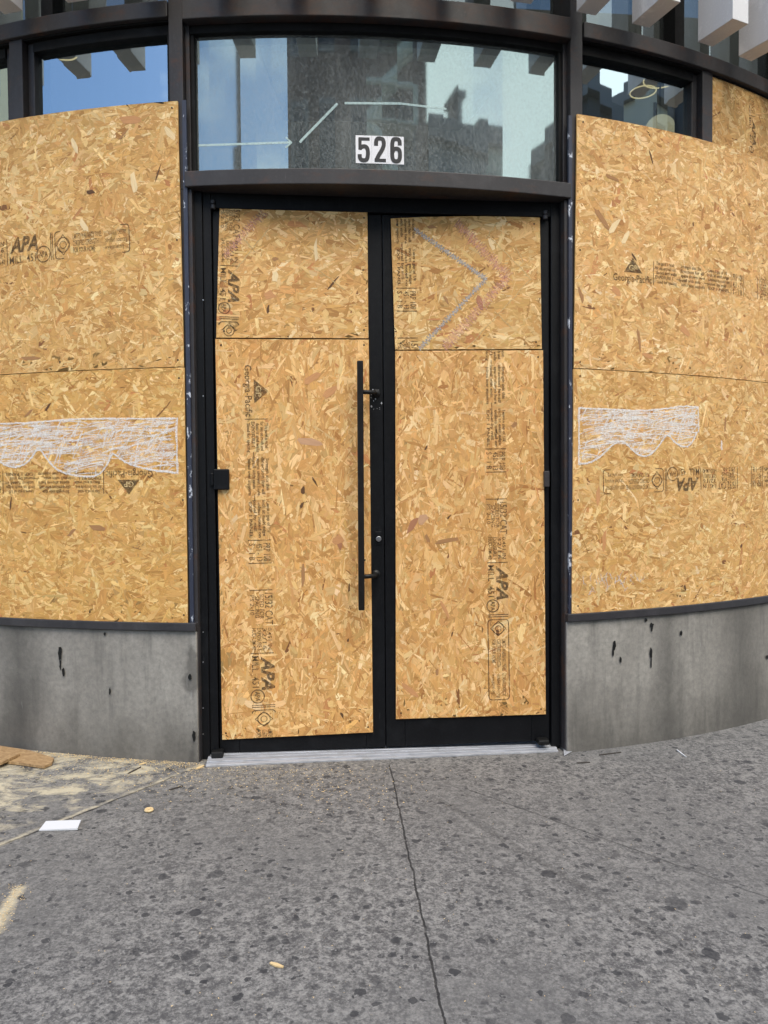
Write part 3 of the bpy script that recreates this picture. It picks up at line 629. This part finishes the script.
def full_stamp(pr, a=0, b=430, Hn=24):
    k = Hn/24
    def blk(lines, T, L, n0, n1):
        st = (n1-n0)/len(lines)
        for i, t in enumerate(lines): pr.text(t, T+(.0 if i%2 else 1.5), (n1-(i+1)*st+st*.22)*k, L*(1 if i%3 else .86), st*.70*k, .028)
    if a <= 0:
        pr.text('Georgia-Pacific', 0, 1*k, 51, 7*k, .014)
        pr.add([(14,10*k),(38,10*k),(26,25*k)], [(0,1,2)])
    pr.line((53.5,0),(53.5,24*k))
    if a <= 60:
        blk(SMALL[0], 56, 29, 1, 24); blk(SMALL[1], 91, 37, 1, 24); blk(SMALL[2], 134, 36, 1, 24)
        pr.line((86,8*k),(91,8*k),.7); pr.line((128,8*k),(134,8*k),.7)
    pr.line((174,0),(174,24*k))
    pr.text('PRP 108', 177, 16*k, 18, 7*k, .012); pr.text('451 - 13', 177, 8.5*k, 18, 6*k, .012); pr.text('S - 1 B', 177, 1*k, 17, 6*k, .008)
    pr.line((197,0),(197,24*k)); pr.line((224,0),(224,24*k))
    pr.text('15/32 CAT', 227, 16*k, 32, 8*k, .006)
    pr.text('SIZED FOR', 228, 10.5*k, 25, 4.4*k, .008); pr.text('SPACING', 230, 5.5*k, 22, 4.4*k, .008); pr.text('PS 2-10', 229, .6*k, 20, 4.2*k, .008)
    for i, t in enumerate(('0.451 IN','32/16','EXPOSURE 1','HUD-UM-40')): pr.text(t, 262, (18-5.4*i)*k, 22, 4.3*k, .008)
    pr.line((287.5,0),(287.5,24*k))
    pr.text('APA', 291, 11*k, 34, 13*k, .035, .3); pr.text('MILL  451', 290, 1*k, 32, 7*k, .008)
    pr.circ((331,6*k), 7*k, 1.1); pr.text('APA', 326, 3.5*k, 10, 5*k, .02)
    pr.line((340,0),(340,24*k)); pr.line((342,0),(342,24*k))
    pr.rrect(345,426,0,24*k,3,1.0)
    pr.circ((354,12*k), 6.5*k, .9); pr.loop([(346.5,12*k),(354,21*k),(361.5,12*k),(354,3*k)], .8); pr.circ((354,12*k), 3.2*k, .8)
    for i, t in enumerate(('LIMITED WARRANTY PANEL','CERTIFIED STRENGTH','FOR YOUR HOME')): pr.text(t, 365, (16-6*i)*k, 32-4*i, 4.6*k, .012)
    for i, t in enumerate(('SUSTAINABLE FORESTRY','certified sourcing','www.panel.org')): pr.text(t, 400 if i else 399, (16-6*i)*k, 24-4*(i==2), 4.0*k, .006)
def logo_letters(pr, k=1): pass
def inquad(q):
    q = [np.array(c) for c in q]
    def f(p):
        for i in range(4):
            a, b = q[i], q[(i+1)%4]
            if (b[0]-a[0])*(p[1]-a[1])-(b[1]-a[1])*(p[0]-a[0]) < -.0005: return False
        return True
    return f
def do(bd, surf, p0, p1, T0, T1, a=0, Hn=24, quad=None, mat=None):
    pr = Print(surf, p0, p1, T0, T1, inquad(quad) if quad else None); full_stamp(pr, a, 430, Hn); pr.emit(bd)
    if a <= 0:      # light letters left open in the solid triangle
        p2 = Print(surf, p0, p1, T0, T1, inquad(quad) if quad else None, .00175); p2.text('GP', 20.5, 12*Hn/24, 11, 5.5*Hn/24, .02); p2.emit(bd, M['pale'], 'stamp_letter')
do(b_dll, s_door, pd(243.5,365), pd(253,740), 0, 375, 0, 23, dLL)
do(b_drl, s_door, pd(484,350), pd(489,700), 76, 426, 0, 21, dRL)
do(b_dlu, s_door, pd(220.5,208), pd(219,338), 229, 362, 200, 20, dLU)
do(b_dru, s_door, pd(394.5,219), pd(397.5,349), 105, 235, 0, 21, dRU)
sq = lambda u0,u1,v0,v1: [(u0,v0),(u1,v0),(u1,v1),(u0,v1)]
do(b_lu, SA, pa(10,265.5), pa(131,251.5), 290, 427, 0, 27, sq(uE,-.94,ZS,3.2))
do(b_ll, SA, pa(153,469.5), pa(3,471), 0, 174, 0, 24)
do(b_ru, SA, pa(613,281), pa(744,297), 0, 198, 0, 26)
do(b_rl, SA, pa(699,467.5), pa(603,470), 290, 426, 0, 26)
do(b_sm, SP, pa(748,95,-.03), pa(750,160,-.03), 262, 345, 200, 14, sq(.3835*R,.6*R,3.18,3.52))

# ------------------------------------------------------------------ chalk
def ribbon(mb, surf, f, pts, w, h):
    """a chalk stroke along photo points, laid on the board"""
    q = [np.array(f(*p)) for p in pts]
    for i in range(len(q)-1):
        a, b = q[i], q[i+1]; d = b-a; L = np.linalg.norm(d)
        if L < 1e-5: continue
        m = np.array([-d[1],d[0]])/L*w/2; e = d/L*w*.2
        mb.poly([s_at(surf,*c,h) for c in (a-m-e,b-m+e,b+m+e,a+m-e)])
def wob(a, b, n, j):
    return [(a[0]+(b[0]-a[0])*i/n+random.gauss(0,j), a[1]+(b[1]-a[1])*i/n+random.gauss(0,j)) for i in range(n+1)]
def scallop(bd, top, bottom, x0, x1, hatch):
    import bisect
    def lerp(poly, x):
        for (xa,ya),(xb,yb) in zip(poly, poly[1:]):
            if xa <= x <= xb: return ya+(yb-ya)*(x-xa)/(xb-xa+1e-9)
        return poly[0][1] if x < poly[0][0] else poly[-1][1]
    def soft(p):
        for _ in range(2): p = [p[0]]+[q for a, b in zip(p, p[1:]) for q in ((a[0]*.75+b[0]*.25,a[1]*.75+b[1]*.25),(a[0]*.25+b[0]*.75,a[1]*.25+b[1]*.75))]+[p[-1]]
        return p
    bottom = soft(bottom); top = soft(top)
    mb = MB(); hh = .0017
    for rep in range(3):
        for poly in (top, bottom):
            pts = [p for a, b in zip(poly, poly[1:]) for p in wob(a, b, 2, .35)]; ribbon(mb, SA, pa, pts, .0065, hh)
        ribbon(mb, SA, pa, wob((x1,lerp(top,x1)),(x1+.5,lerp(bottom,x1)),6,.5), .007, hh)
        if x0 > 10: ribbon(mb, SA, pa, wob((x0,lerp(top,x0)),(x0,lerp(bottom,x0)),6,.5), .007, hh)
    pw = MB()                                   # the powder rubbed into the face of the board
    for i in range(int((x1-x0)*1.1)):
        x = random.uniform(x0,x1); y = random.uniform(lerp(top,x)+2, lerp(bottom,x)-2); dx, dy = random.uniform(8,20), random.uniform(-5,3)
        pts = [(x+dx*u, y+dy*u) for u in (-.5,-.25,0,.25,.5)]
        pts = [p for p in pts if x0+2 <= p[0] <= x1-2 and lerp(top,p[0])+1.5 <= p[1] <= lerp(bottom,p[0])-1.5]
        if len(pts) > 1: ribbon(pw, SA, pa, pts, random.uniform(.010,.022), hh-.00003-random.uniform(0,.00006))
    build('chalk_powder', pw, M['powder'], bd)
    for i in range(hatch):
        x = random.uniform(x0,x1); t, b = lerp(top,x), lerp(bottom,x); y = random.uniform(t,b)
        if random.random() < .72: dx, dy = random.uniform(12,38), random.uniform(-9,4)
        else: dx, dy = random.uniform(3,10), random.uniform(-24,-8)
        pts = []
        for k in range(7):
            u = k/6-.5; xx = x+dx*u; yy = y+dy*u+4*(u*u)*random.uniform(.5,1.5)
            if x0 <= xx <= x1 and lerp(top,xx)-1 <= yy <= lerp(bottom,xx)+1: pts.append((xx,yy))
        if len(pts) > 1: ribbon(mb, SA, pa, pts, random.uniform(.0028,.0075), hh+random.uniform(.00003,.0004))
    build('chalk_scribble', mb, M['chalk'], bd)
scallop(b_ll, [(-30,424),(0,424),(40,422),(78,418.5),(120,419),(176,418.5)],
        [(-30,450),(-8,455),(2,464),(15,468),(28,463),(38,448),(40,448),(48,461),(60,472),(78,476),(96,477),(106,468),(112,453),(116,455),(128,464),(150,470),(177,473)], -30, 177, 330)
scallop(b_rl, [(579,408),(610,409.5),(640,411),(665,409),(682,406),(697,407)],
        [(579,464),(590,463),(602,455),(615,442),(624,441),(632,450),(642,457),(652,454),(660,444),(667,433),(674,442),(682,447),(690,446),(697,432)], 579, 698, 210)
# a small chalk smudge of letters low on the right board
mb = MB()
for i in range(26):
    x, y = random.uniform(586,640), random.uniform(578,596); ribbon(mb, SA, pa, wob((x,y),(x+random.uniform(-5,6),y-random.uniform(3,11)),3,.6), .0055, .0018)
build('chalk_smudge', mb, m_chalk('faint chalk', (.72,.66,.64), .40, .62, .7), b_rl)
mb = MB(); ribbon(mb, SA, pa, wob((721,441),(721.5,450),4,.3), .012, .0018); build('chalk_dab', mb, M['chalk'], b_rl)
def zig(mb, path, wpx, n, w, h):
    for a, b in zip(path, path[1:]):
        d = np.array(b)-np.array(a); L = np.linalg.norm(d); e = d/L; m = np.array([-e[1],e[0]])
        pts = []
        for i in range(n+1):
            p = np.array(a)+d*i/n + m*wpx*(.5 if i%2 else -.5)*random.uniform(.6,1.2); pts.append(tuple(p))
        ribbon(mb, s_door, pd, pts, w, h)
mb = MB(); zig(mb, [(414,229),(486,279),(419,349)], 5, 60, .006, .0017); zig(mb, [(414,229),(486,279),(419,349)], 3, 40, .006, .0019)
build('chalk_chevron', mb, M['bluechalk'], b_dru); 
mb = MB(); zig(mb, [(457,222),(508,277),(444,348)], 11, 60, .0055, .0018); zig(mb, [(457,222),(508,277),(444,348)], 8, 40, .005, .0020)
build('chalk_chevron', mb, M['pink'], b_dru)
mb = MB()
for a, b in (((531,279),(466,349)),((489,236),(531,279)),((486,239),(497,222)),((516,247),(523,262)),((495,312),(512,328))): ribbon(mb, s_door, pd, wob(a,b,12,.35), .005, .0018)
build('pale_scratch', mb, M['pale'], b_dru)
mb = MB(); zig(mb, [(264,212),(224,256)], 9, 40, .0055, .0018); zig(mb, [(264,212),(224,256)], 5, 26, .005, .0020); build('chalk_streak', mb, M['pink'], b_dlu)
mb = MB()
for a, b in (((268,229),(230,277)),((243,238),(255,252)),((315,268),(345,290))): ribbon(mb, s_door, pd, wob(a,b,12,.3), .005, .0018)
build('pale_scratch', mb, M['pale'], b_dlu)

# ------------------------------------------------------------------ house number and marks on the transom
G = s_arc(-.086)
def pg(px, py): a, z = on_arc(px, py, -.086); return (a*R, z)
nu = empty('house_number', P(0,-.086,2.85)); tag(nu, 'three white tiles reading 526 in black on the transom glass', 'number sign')
q0, q1 = pg(355.7,163.2), pg(404,164); top = pg(356,135.4)[1]
wT = (q1[0]-q0[0])/3
def smooth(p, it=2):
    for _ in range(it): p = [p[0]]+[q for a, b in zip(p, p[1:]) for q in ((a[0]*.75+b[0]*.25,a[1]*.75+b[1]*.25),(a[0]*.25+b[0]*.75,a[1]*.25+b[1]*.75))]+[p[-1]]
    return p
DIG = {'5': [([(.22,.87),(.84,.87)],.20),([(.27,.88),(.27,.50)],.20),(smooth([(.27,.53),(.42,.61),(.66,.60),(.76,.48),(.76,.26),(.68,.12),(.50,.10),(.33,.12),(.25,.20),(.25,.30)]),.25)],
       '2': [(smooth([(.26,.66),(.26,.80),(.34,.90),(.52,.91),(.70,.88),(.75,.76),(.74,.64),(.62,.48),(.42,.30),(.30,.14)]),.25),([(.20,.12),(.84,.12)],.20)],
       '6': [(smooth([(.74,.70),(.74,.82),(.66,.90),(.50,.91),(.34,.89),(.27,.78),(.26,.50),(.26,.24),(.34,.12),(.50,.10),(.67,.12),(.75,.24),(.75,.44),(.67,.55),(.50,.56),(.36,.54),(.28,.44)]),.25)]}
for i, ch in enumerate('526'):
    u0 = q0[0]+wT*i+.0004; u1 = u0+wT-.0008; z0, z1 = q0[1], top
    mb = MB()
    nseg = 1; pts = [s_at(G,u0,z0,.002),s_at(G,u1,z0,.002),s_at(G,u1,z1,.002),s_at(G,u0,z1,.002)]; bkp = [s_at(G,u,z,.0002) for u,z in ((u0,z0),(u1,z0),(u1,z1),(u0,z1))]
    mb.hexa(bkp+pts); tl_ = build('number_tile', mb, M['tile'], nu)
    pr = Print(G, (u0,z0), (u1,z0), 0, 1, None, .0026); hr = (z1-z0)/pr.k
    mbd = MB(); hh_ = .0026
    for path, sw in DIG[ch]:
        for (xa,ya),(xb,yb) in zip(path, path[1:]):
            d = Vector((xb-xa,(yb-ya)*hr)).normalized(); m = Vector((-d.y,d.x))*sw/2; e = d*.035; hh_ += .00002
            mbd.poly([s_at(G, *pr.pt(px_, py_), hh_) for px_, py_ in ((xa-e.x-m.x,ya*hr-e.y-m.y),(xb+e.x-m.x,yb*hr+e.y-m.y),(xb+e.x+m.x,yb*hr+e.y+m.y),(xa-e.x+m.x,ya*hr-e.y+m.y))])
    build('digit', mbd, M['digit'], tl_)
mb = MB()
def gl(a, b, w): 
    def f(x,y): return pg(x,y)
    ribbon(mb, G, f, [(a[0]+(b[0]-a[0])*i/8, a[1]+(b[1]-a[1])*i/8) for i in range(9)], w, .0012)
gl((199,145.5),(291,142.5),.010); gl((286,137.5),(291.5,142.7),.007); gl((286,147.5),(291.5,142.7),.007)
gl((300,142),(337,104),.012); gl((345,103.2),(400,103.6),.011); gl((400,103.6),(446,109),.010)
build('arrow_line', mb, M['marker'], tw)

# ------------------------------------------------------------------ lamps inside
n = NT('lamp glow'); n.set((.9,.8,.6), .5); n.b.inputs['Emission Color'].default_value = (1,.78,.42,1); n.b.inputs['Emission Strength'].default_value = .7; M['glow'] = n.m
def through(px, py, y): return on_plane(px, py, y)
for (px, py, yy, rr, lab) in ((61.5,52,1.9,.10,'small glowing ring lamp behind the left side window'),(662,79,1.9,.13,'larger glowing ring lamp behind the right side window, the upper one'),(643,92,2.4,.10,'lower glowing ring lamp behind the right side window')):
    c = through(px, py, yy); o = empty('ring_lamp', c); tag(o, lab, 'lamp', 'ring lamps inside the shop')
    build('light_ring', MB().ring(c, rr, .005), M['glow'], o, 0, True)
    mb = MB()
    for k in range(3):
        w = 2*pi*k/3; mb.tube([c+Vector((rr*cos(w),rr*sin(w),0)), Vector((c.x,c.y,6.39))], .0015, 6)
    build('cord', mb, M['black'], o)
c = through(660,131,1.6); o = empty('globe_lamp', c); tag(o, 'pale globe lamp behind the right side window, just above the board', 'lamp')
me = bpy.data.meshes.new('globe'); bm = bmesh.new(); bmesh.ops.create_uvsphere(bm, u_segments=24, v_segments=14, radius=.105, matrix=Matrix.Translation(c)); bm.to_mesh(me); bm.free()
n = NT('globe glow'); n.set((.9,.85,.7), .5); n.b.inputs['Emission Color'].default_value = (1,.85,.55,1); n.b.inputs['Emission Strength'].default_value = .35; me.materials.append(n.m)
g_ = bpy.data.objects.new('globe', me); finish(g_, o, 0, True)
build('rod', MB().tube([c+Vector((0,0,.1)), Vector((c.x,c.y,6.39))], .006, 8), M['black'], o)

# ------------------------------------------------------------------ small things on the pavement
def scrap(pts, z0, th, lab, tilt=0):
    mb = MB(); q = [on_ground(*p) for p in pts]; k = len(q)
    lo = [Vector((p.x,p.y,gz(p.x)+z0+tilt*i/k)) for i, p in enumerate(q)]; hi = [p+Vector((0,0,th)) for p in lo]
    mb.v = [tuple(p) for p in lo+hi]; mb.f = [tuple(range(k))[::-1], tuple(range(k,2*k))]+[(i,(i+1)%k,k+(i+1)%k,k+i) for i in range(k)]
    me = build('wood_scrap', mb, M['osb2']); tag(me, lab, 'wood offcut', 'board offcuts by the left wall'); return me
def m_osb2():
    n = NT('offcut strands')
    v = n.voro(70, n.mapv((1,2.4,1),rot=(0,0,.5)), 'Color'); f = n.noise(30,5,.6,n.mapv((1,5,1),rot=(0,0,.4)))
    col = n.mix(n.sep(v)[0], (.26,.155,.07), (.45,.30,.15)); col = n.mix(n.ramp(f,(.4,0),(.7,.6)), col, (.24,.14,.06))
    return n.set(col, .75)
M['osb2'] = m_osb2()
scrap([(-40,771),(-30,752),(0,748.8),(30,753.5),(54,761),(52,766),(44,769.5),(20,766),(0,764)], .004, .012, 'longer strand board offcut lying flat against the left plinth')
scrap([(-30,776),(-20,764),(0,757.5),(14,755.8),(20,759.5),(5,767),(2,768.5)], .018, .012, 'shorter strand board offcut lying across the longer one')
q = [on_ground(*p) for p in ((39,831.5),(46,822.5),(81,822),(77.5,830.5))]
mb = MB(); lo = [Vector((p.x,p.y,gz(p.x)+.002)) for p in q]; mb.hexa(lo+[p+Vector((0,0,.004+.003*(i>1))) for i, p in enumerate(lo)])
tag(build('paper_card', mb, M['paper']), 'small white card lying on the grey pavement left of the doors', 'paper')
n = NT('fresh wood'); M['fresh'] = n.set(n.mix(n.noise(60,4,.6,n.mapv((1,4,1))), (.55,.38,.18), (.75,.58,.32)), .7)
c = on_ground(149,811.5); mb = MB().ring((c.x,c.y,gz(c.x)+.007), .013, .006, 14, 6)
tag(build('wood_ring', mb, M['fresh']), 'tiny pale wood ring lying on the pavement right of the white card', 'wood piece')
def stick(a, b, w, mat, name, lab, cat, h=.004):
    A, B_ = on_ground(*a), on_ground(*b); d = (B_-A).normalized(); m = Vector((-d.y,d.x,0))*w/2; mb = MB()
    pts = [A-m*.6, A+(B_-A)*.5-m, B_-m*.3, B_+m*.5, A+(B_-A)*.45+m*.9, A+m*.4]
    lo = [Vector((p.x,p.y,gz(p.x)+.001)) for p in pts]; hi = [p+Vector((0,0,h)) for p in lo]; k = 6
    mb.v = [tuple(p) for p in lo+hi]; mb.f = [tuple(range(k))[::-1], tuple(range(k,2*k))]+[(i,(i+1)%k,k+(i+1)%k,k+i) for i in range(k)]
    return tag(build(name, mb, mat), lab, cat)
M['twig'] = NT('dark bark').set((.045,.038,.033), .8)
stick((270.5,963.8),(283,968.2), .014, M['fresh'], 'wood_splinter', 'pale wood splinter on the pavement at lower left of the long crack', 'splinter')
stick((162,803),(180,787.5), .006, M['twig'], 'twig', 'short dark twig on the pavement below the left end of the threshold', 'twig') if False else None
stick((169,790.5),(183,786.5), .009, M['twig'], 'twig', 'short dark twig on the pavement below the left end of the threshold', 'twig')
stick((128,774),(141,767.5), .009, M['twig'], 'twig', 'dark twig among the sawdust beside the left plinth', 'twig')
stick((599,755.5),(621,752.8), .010, M['twig'], 'twig', 'longer dark twig on the pavement beside the foot of the right plinth', 'twig')
stick((576.5,763.5),(590,762.8), .010, M['twig'], 'twig', 'dark short twig right of the threshold end', 'twig')
stick((677,750.5),(686,757.5), .007, M['paper'], 'paper_strip', 'thin white curled strip on the pavement near the right plinth', 'paper')
stick((196,769.5),(204,766.0), .02, M['fresh'], 'wood_splinter', 'pale splinter at the left end of the threshold', 'splinter')
stick((139,765),(146,763.5), .012, M['fresh'], 'wood_splinter', 'pale splinter against the foot of the left plinth', 'splinter')
# sawdust and shavings
mb = MB()
def chip(px, py, sz):
    p = on_ground(px, py)
    if p.y > R-math.sqrt((R-.005)**2-p.x**2)-.004: return
    p.z = gz(p.x)+random.uniform(.001,.004); t = random.uniform(0,pi); e = random.uniform(.25,.7); L = sz
    tx, ty = random.gauss(0,.3), random.gauss(0,.3)
    mb.poly([p+Vector((L*(a*cos(t)-b*e*sin(t)), L*(a*sin(t)+b*e*cos(t)), L*(a*tx+b*ty)*.5+L*.15)) for a, b in ((-1,-.6),(.8,-1),(1,.5),(-.7,1))])
for i in range(1500):
    x = random.uniform(-40,200); y = 749+max(0,x)*.07+abs(random.gauss(0,1))**1.2*14; chip(x, y, random.uniform(.001,.0042))
for i in range(1300):
    x = random.uniform(-30,200); y = 749.5+max(0,x)*.072+abs(random.gauss(0,1))*2.2; chip(x, y, random.uniform(.001,.0042))
for i in range(700): chip(random.gauss(265,75), 768+abs(random.gauss(0,16)), random.uniform(.001,.004))
for i in range(260): chip(random.gauss(345,40), random.gauss(795,14), random.uniform(.001,.004))
for i in range(350): chip(-8+random.gauss(0,1)*6+(u:=random.random())*28, 935-u*50+random.gauss(0,3), random.uniform(.001,.003))
for i in range(300): chip(random.uniform(0,768), random.uniform(770,1020), random.uniform(.0008,.0028))
o = build('sawdust', mb, M['fresh']); tag(o, 'pale sawdust and shavings strewn over the pavement by the left wall', 'sawdust', None, 'stuff')
mb = MB()
for i in range(150):
    px, py = random.uniform(0,768), random.uniform(765,1020); p = on_ground(px,py)
    if p.y > R-math.sqrt(R**2-p.x**2)-.02: continue
    p.z = gz(p.x)+.001; s_ = random.uniform(.0012,.0035); hgt = s_*random.uniform(.4,1)
    pts = [p+Vector((s_*cos(k*pi/2.5+i),s_*random.uniform(.6,1.2)*sin(k*pi/2.5+i),0)) for k in range(5)]
    mb.v += [tuple(q) for q in pts]+[tuple(p+Vector((0,0,hgt)))]; b0 = len(mb.v)-6
    mb.f += [(b0+k,b0+(k+1)%5,b0+5) for k in range(5)]
tag(build('grit', mb, M['kerb']), 'pale grit scattered over the grey pavement', 'grit', None, 'stuff')

# ------------------------------------------------------------------ the far side of the street (seen in the glass)
def brickm(name, c1, c2, mort, sc=4):
    n = NT(name); br = n.N.new('ShaderNodeTexBrick'); br.inputs['Scale'].default_value = sc; n.L.new(n.mapv(rot=(pi/2,0,0)), br.inputs['Vector'])
    br.inputs['Color1'].default_value = (*c1,1); br.inputs['Color2'].default_value = (*c2,1); br.inputs['Mortar'].default_value = (*mort,1); br.inputs['Mortar Size'].default_value = .012
    return n.set(n.mix(n.ramp(n.noise(.6,6,.6),(.3,0),(.7,.5)), br.outputs[0], tuple(x*.6 for x in c1)), .9)
def plain(name, a, b): 
    n = NT(name); return n.set(n.mix(n.noise(1.3,6,.6), a, b), .85)
m_br = brickm('old brick', (.20,.085,.06), (.15,.07,.05), (.22,.2,.18)); m_st = plain('pale limestone', (.62,.55,.40), (.72,.65,.5)); m_dk = plain('sooty render', (.07,.068,.066), (.11,.105,.10)); m_gr = plain('grey render', (.22,.22,.22), (.3,.3,.29)); m_cr = plain('cream render', (.78,.70,.48), (.84,.77,.56))
M['winglass'] = NT('far window glass').set((.02,.025,.03), .08)
def block(name, x0, x1, y0, y1, h, mat, lab, nx=4, nz=4, trim=None, side=None):
    o = empty(name, ((x0+x1)/2,y1,0)); tag(o, lab, 'building')
    build('wall', MB().box(x0,x1,y0,y1,-.4,h), mat, o); trim = trim or M['kerb']
    build('cornice', MB().box(x0-.25,x1+.25,y0-.2,y1+.35,h-.5,h+.15), trim, o)
    for i in range(nx):
        for k in range(nz):
            cx = x0+(i+.5)*(x1-x0)/nx; cz = 1.2+(k+.5)*(h-2)/nz; ww = (x1-x0)/nx*.26; wh = (h-2)/nz*.3
            f = build('window', MB().box(cx-ww-.08,cx+ww+.08,y1,y1+.07,cz-wh-.12,cz-wh).box(cx-ww-.08,cx+ww+.08,y1,y1+.07,cz+wh,cz+wh+.16).box(cx-ww-.08,cx-ww,y1,y1+.05,cz-wh,cz+wh).box(cx+ww,cx+ww+.08,y1,y1+.05,cz-wh,cz+wh), trim, o)
            build('pane', MB().box(cx-ww,cx+ww,y1,y1+.01,cz-wh,cz+wh), M['winglass'], f)
    return o
bb = block('brick_building', -4.3, 4.5, -30, -18, 17.5, m_br, 'dark red brick building reflected in the middle of the transom', 5, 4)
m_fe = plain('sunlit iron paint', (.86,.80,.6), (.9,.85,.68))  # fire escape iron, sunlight on it is put into this pale colour
mb = MB()
for k in range(5):
    z = 3.4+k*2.6; mb.box(.6,4.0,-17.99,-17.0,z,z+.06)
    for x in (.65,3.95): mb.tube([(x,-17.02,z),(x,-17.02,z+1)], .09, 6)
    mb.tube([(.6,-17.02,z+1),(4.0,-17.02,z+1)], .09, 6); mb.tube([(.6,-17.02,z+.5),(4.0,-17.02,z+.5)], .02, 6)
    a, b = ((.9,3.7) if k%2 else (3.7,.9))
    for y in (-17.25,-17.75): mb.tube([(a,y,z),(b,y,z+2.6)], .20, 6)
build('fire_escape', mb, m_fe, bb)
block('low_building', 4.9, 9.0, -30, -18.2, 11.9, m_gr, 'low grey building reflected right of the brick building', 3, 3)
tk = empty('roof_chimney', (7.6,-19.5,12)); tag(tk, 'square grey chimney on the low building roof', 'chimney'); build('stack', MB().box(7.2,8.0,-20.5,-19.4,12.05,13.6), m_gr, tk); build('cap', MB().box(7.1,8.1,-20.6,-19.3,13.6,13.8), M['kerb'], tk)
block('cream_building', 10.6, 12.3, -34, -22, 14.2, m_cr, 'narrow cream building reflected at the right of the transom', 1, 3)
block('stone_building', 17, 22, -24, -15, 14.6, m_dk, 'grey stone building reflected in the right side window', 3, 4)
block('white_building', 22.6, 27, -20, -12, 16, m_st, 'pale limestone building reflected in the right side window', 3, 5)
block('dark_building', 27.4, 40, -20, -9, 17, m_dk, 'tall grey building at the right end of the street', 5, 5)
lc = block('cream_tower', -112, -90, -41, -15.5, 62, m_cr, 'tall cream building far down the street reflected at the far left', 5, 8)
lp = empty('street_lamp', (-5.95,-13.2,-.02)); tag(lp, 'dark street lamp reflected in the left of the transom glass', 'street lamp')
build('pole', MB().tube([(-5.95,-13.2,-.02),(-5.95,-13.2,13)], .16, 12).tube([(-5.95,-13.2,6.0),(-5.95,-13.2,6.5)], .27, 12).tube([(-5.95,-13.2,8.6),(-5.95,-13.2,9.1)], .25, 12), M['black'], lp)
build('arm', MB().tube([(-5.95,-13.2,6.6),(-5.5,-13.2,7.0),(-5.3,-13.2,6.6),(-5.3,-13.2,5.6)], .05, 8), M['black'], lp)
build('lamp_head', MB().box(-5.5,-5.1,-13.4,-13.0,5.3,5.6), M['black'], lp)

# ------------------------------------------------------------------ light
SAZ, SEL = math.radians(8), math.radians(56)       # azimuth from the street side (-y) towards +x
sd = Vector((sin(SAZ)*cos(SEL), -cos(SAZ)*cos(SEL), sin(SEL)))
sl = bpy.data.lights.new('sun','SUN'); sl.energy = 1.6; sl.angle = math.radians(42); sl.color = (1,.91,.78)
so = bpy.data.objects.new('sun', sl); COL.objects.link(so); so.rotation_euler = sd.to_track_quat('Z','Y').to_euler(); so.location = (6,-12,14)
wd = bpy.data.worlds.new('World'); S.world = wd; wd.use_nodes = True; nt = wd.node_tree; NN = nt.nodes; LL = nt.links
bg = NN['Background']; sk = NN.new('ShaderNodeTexSky'); sk.sky_type = 'NISHITA'; sk.sun_disc = False; sk.sun_elevation = SEL
sk.sun_rotation = math.atan2(sd.x, sd.y); sk.air_density = 1.0; sk.dust_density = .6; sk.ozone_density = 2.2
# thin bright cloud on the right-hand half of the sky, patches elsewhere
tc = NN.new('ShaderNodeTexCoord'); nz = NN.new('ShaderNodeTexNoise'); nz.inputs['Scale'].default_value = 2.2; nz.inputs['Detail'].default_value = 7; nz.inputs['Roughness'].default_value = .6
mpn = NN.new('ShaderNodeMapping'); mpn.inputs['Scale'].default_value = (1,1,2.2); LL.new(tc.outputs['Generated'], mpn.inputs[0]); LL.new(mpn.outputs[0], nz.inputs['Vector'])
dt = NN.new('ShaderNodeVectorMath'); dt.operation = 'DOT_PRODUCT'; LL.new(tc.outputs['Generated'], dt.inputs[0]); az = math.radians(36); dt.inputs[1].default_value = (sin(az)*cos(.5), -cos(az)*cos(.5), sin(.5))
mm = NN.new('ShaderNodeMath'); mm.operation = 'MULTIPLY_ADD'; mm.inputs[1].default_value = .75; LL.new(dt.outputs['Value'], mm.inputs[0]); LL.new(nz.outputs['Fac'], mm.inputs[2])
rp = NN.new('ShaderNodeValToRGB'); rp.color_ramp.elements[0].position = .80; rp.color_ramp.elements[1].position = 1.25 if False else 1.0
mk = NN.new('ShaderNodeMath'); mk.operation = 'MULTIPLY'; mk.inputs[1].default_value = .86; LL.new(mm.outputs[0], mk.inputs[0]); LL.new(mk.outputs[0], rp.inputs[0])
mx = NN.new('ShaderNodeMix'); mx.data_type = 'RGBA'; LL.new(rp.outputs[0], mx.inputs[0]); LL.new(sk.outputs[0], mx.inputs[6]); mx.inputs[7].default_value = (8.8,9.1,8.9,1)
LL.new(mx.outputs[2], bg.inputs[0]); bg.inputs[1].default_value = .12
S.view_settings.view_transform = 'Standard'; S.view_settings.look = 'None'; S.view_settings.exposure = 1.22; S.view_settings.gamma = 1
S.render.engine = 'CYCLES'; S.cycles.transparent_max_bounces = 48; S.cycles.max_bounces = 8; S.cycles.caustics_reflective = False
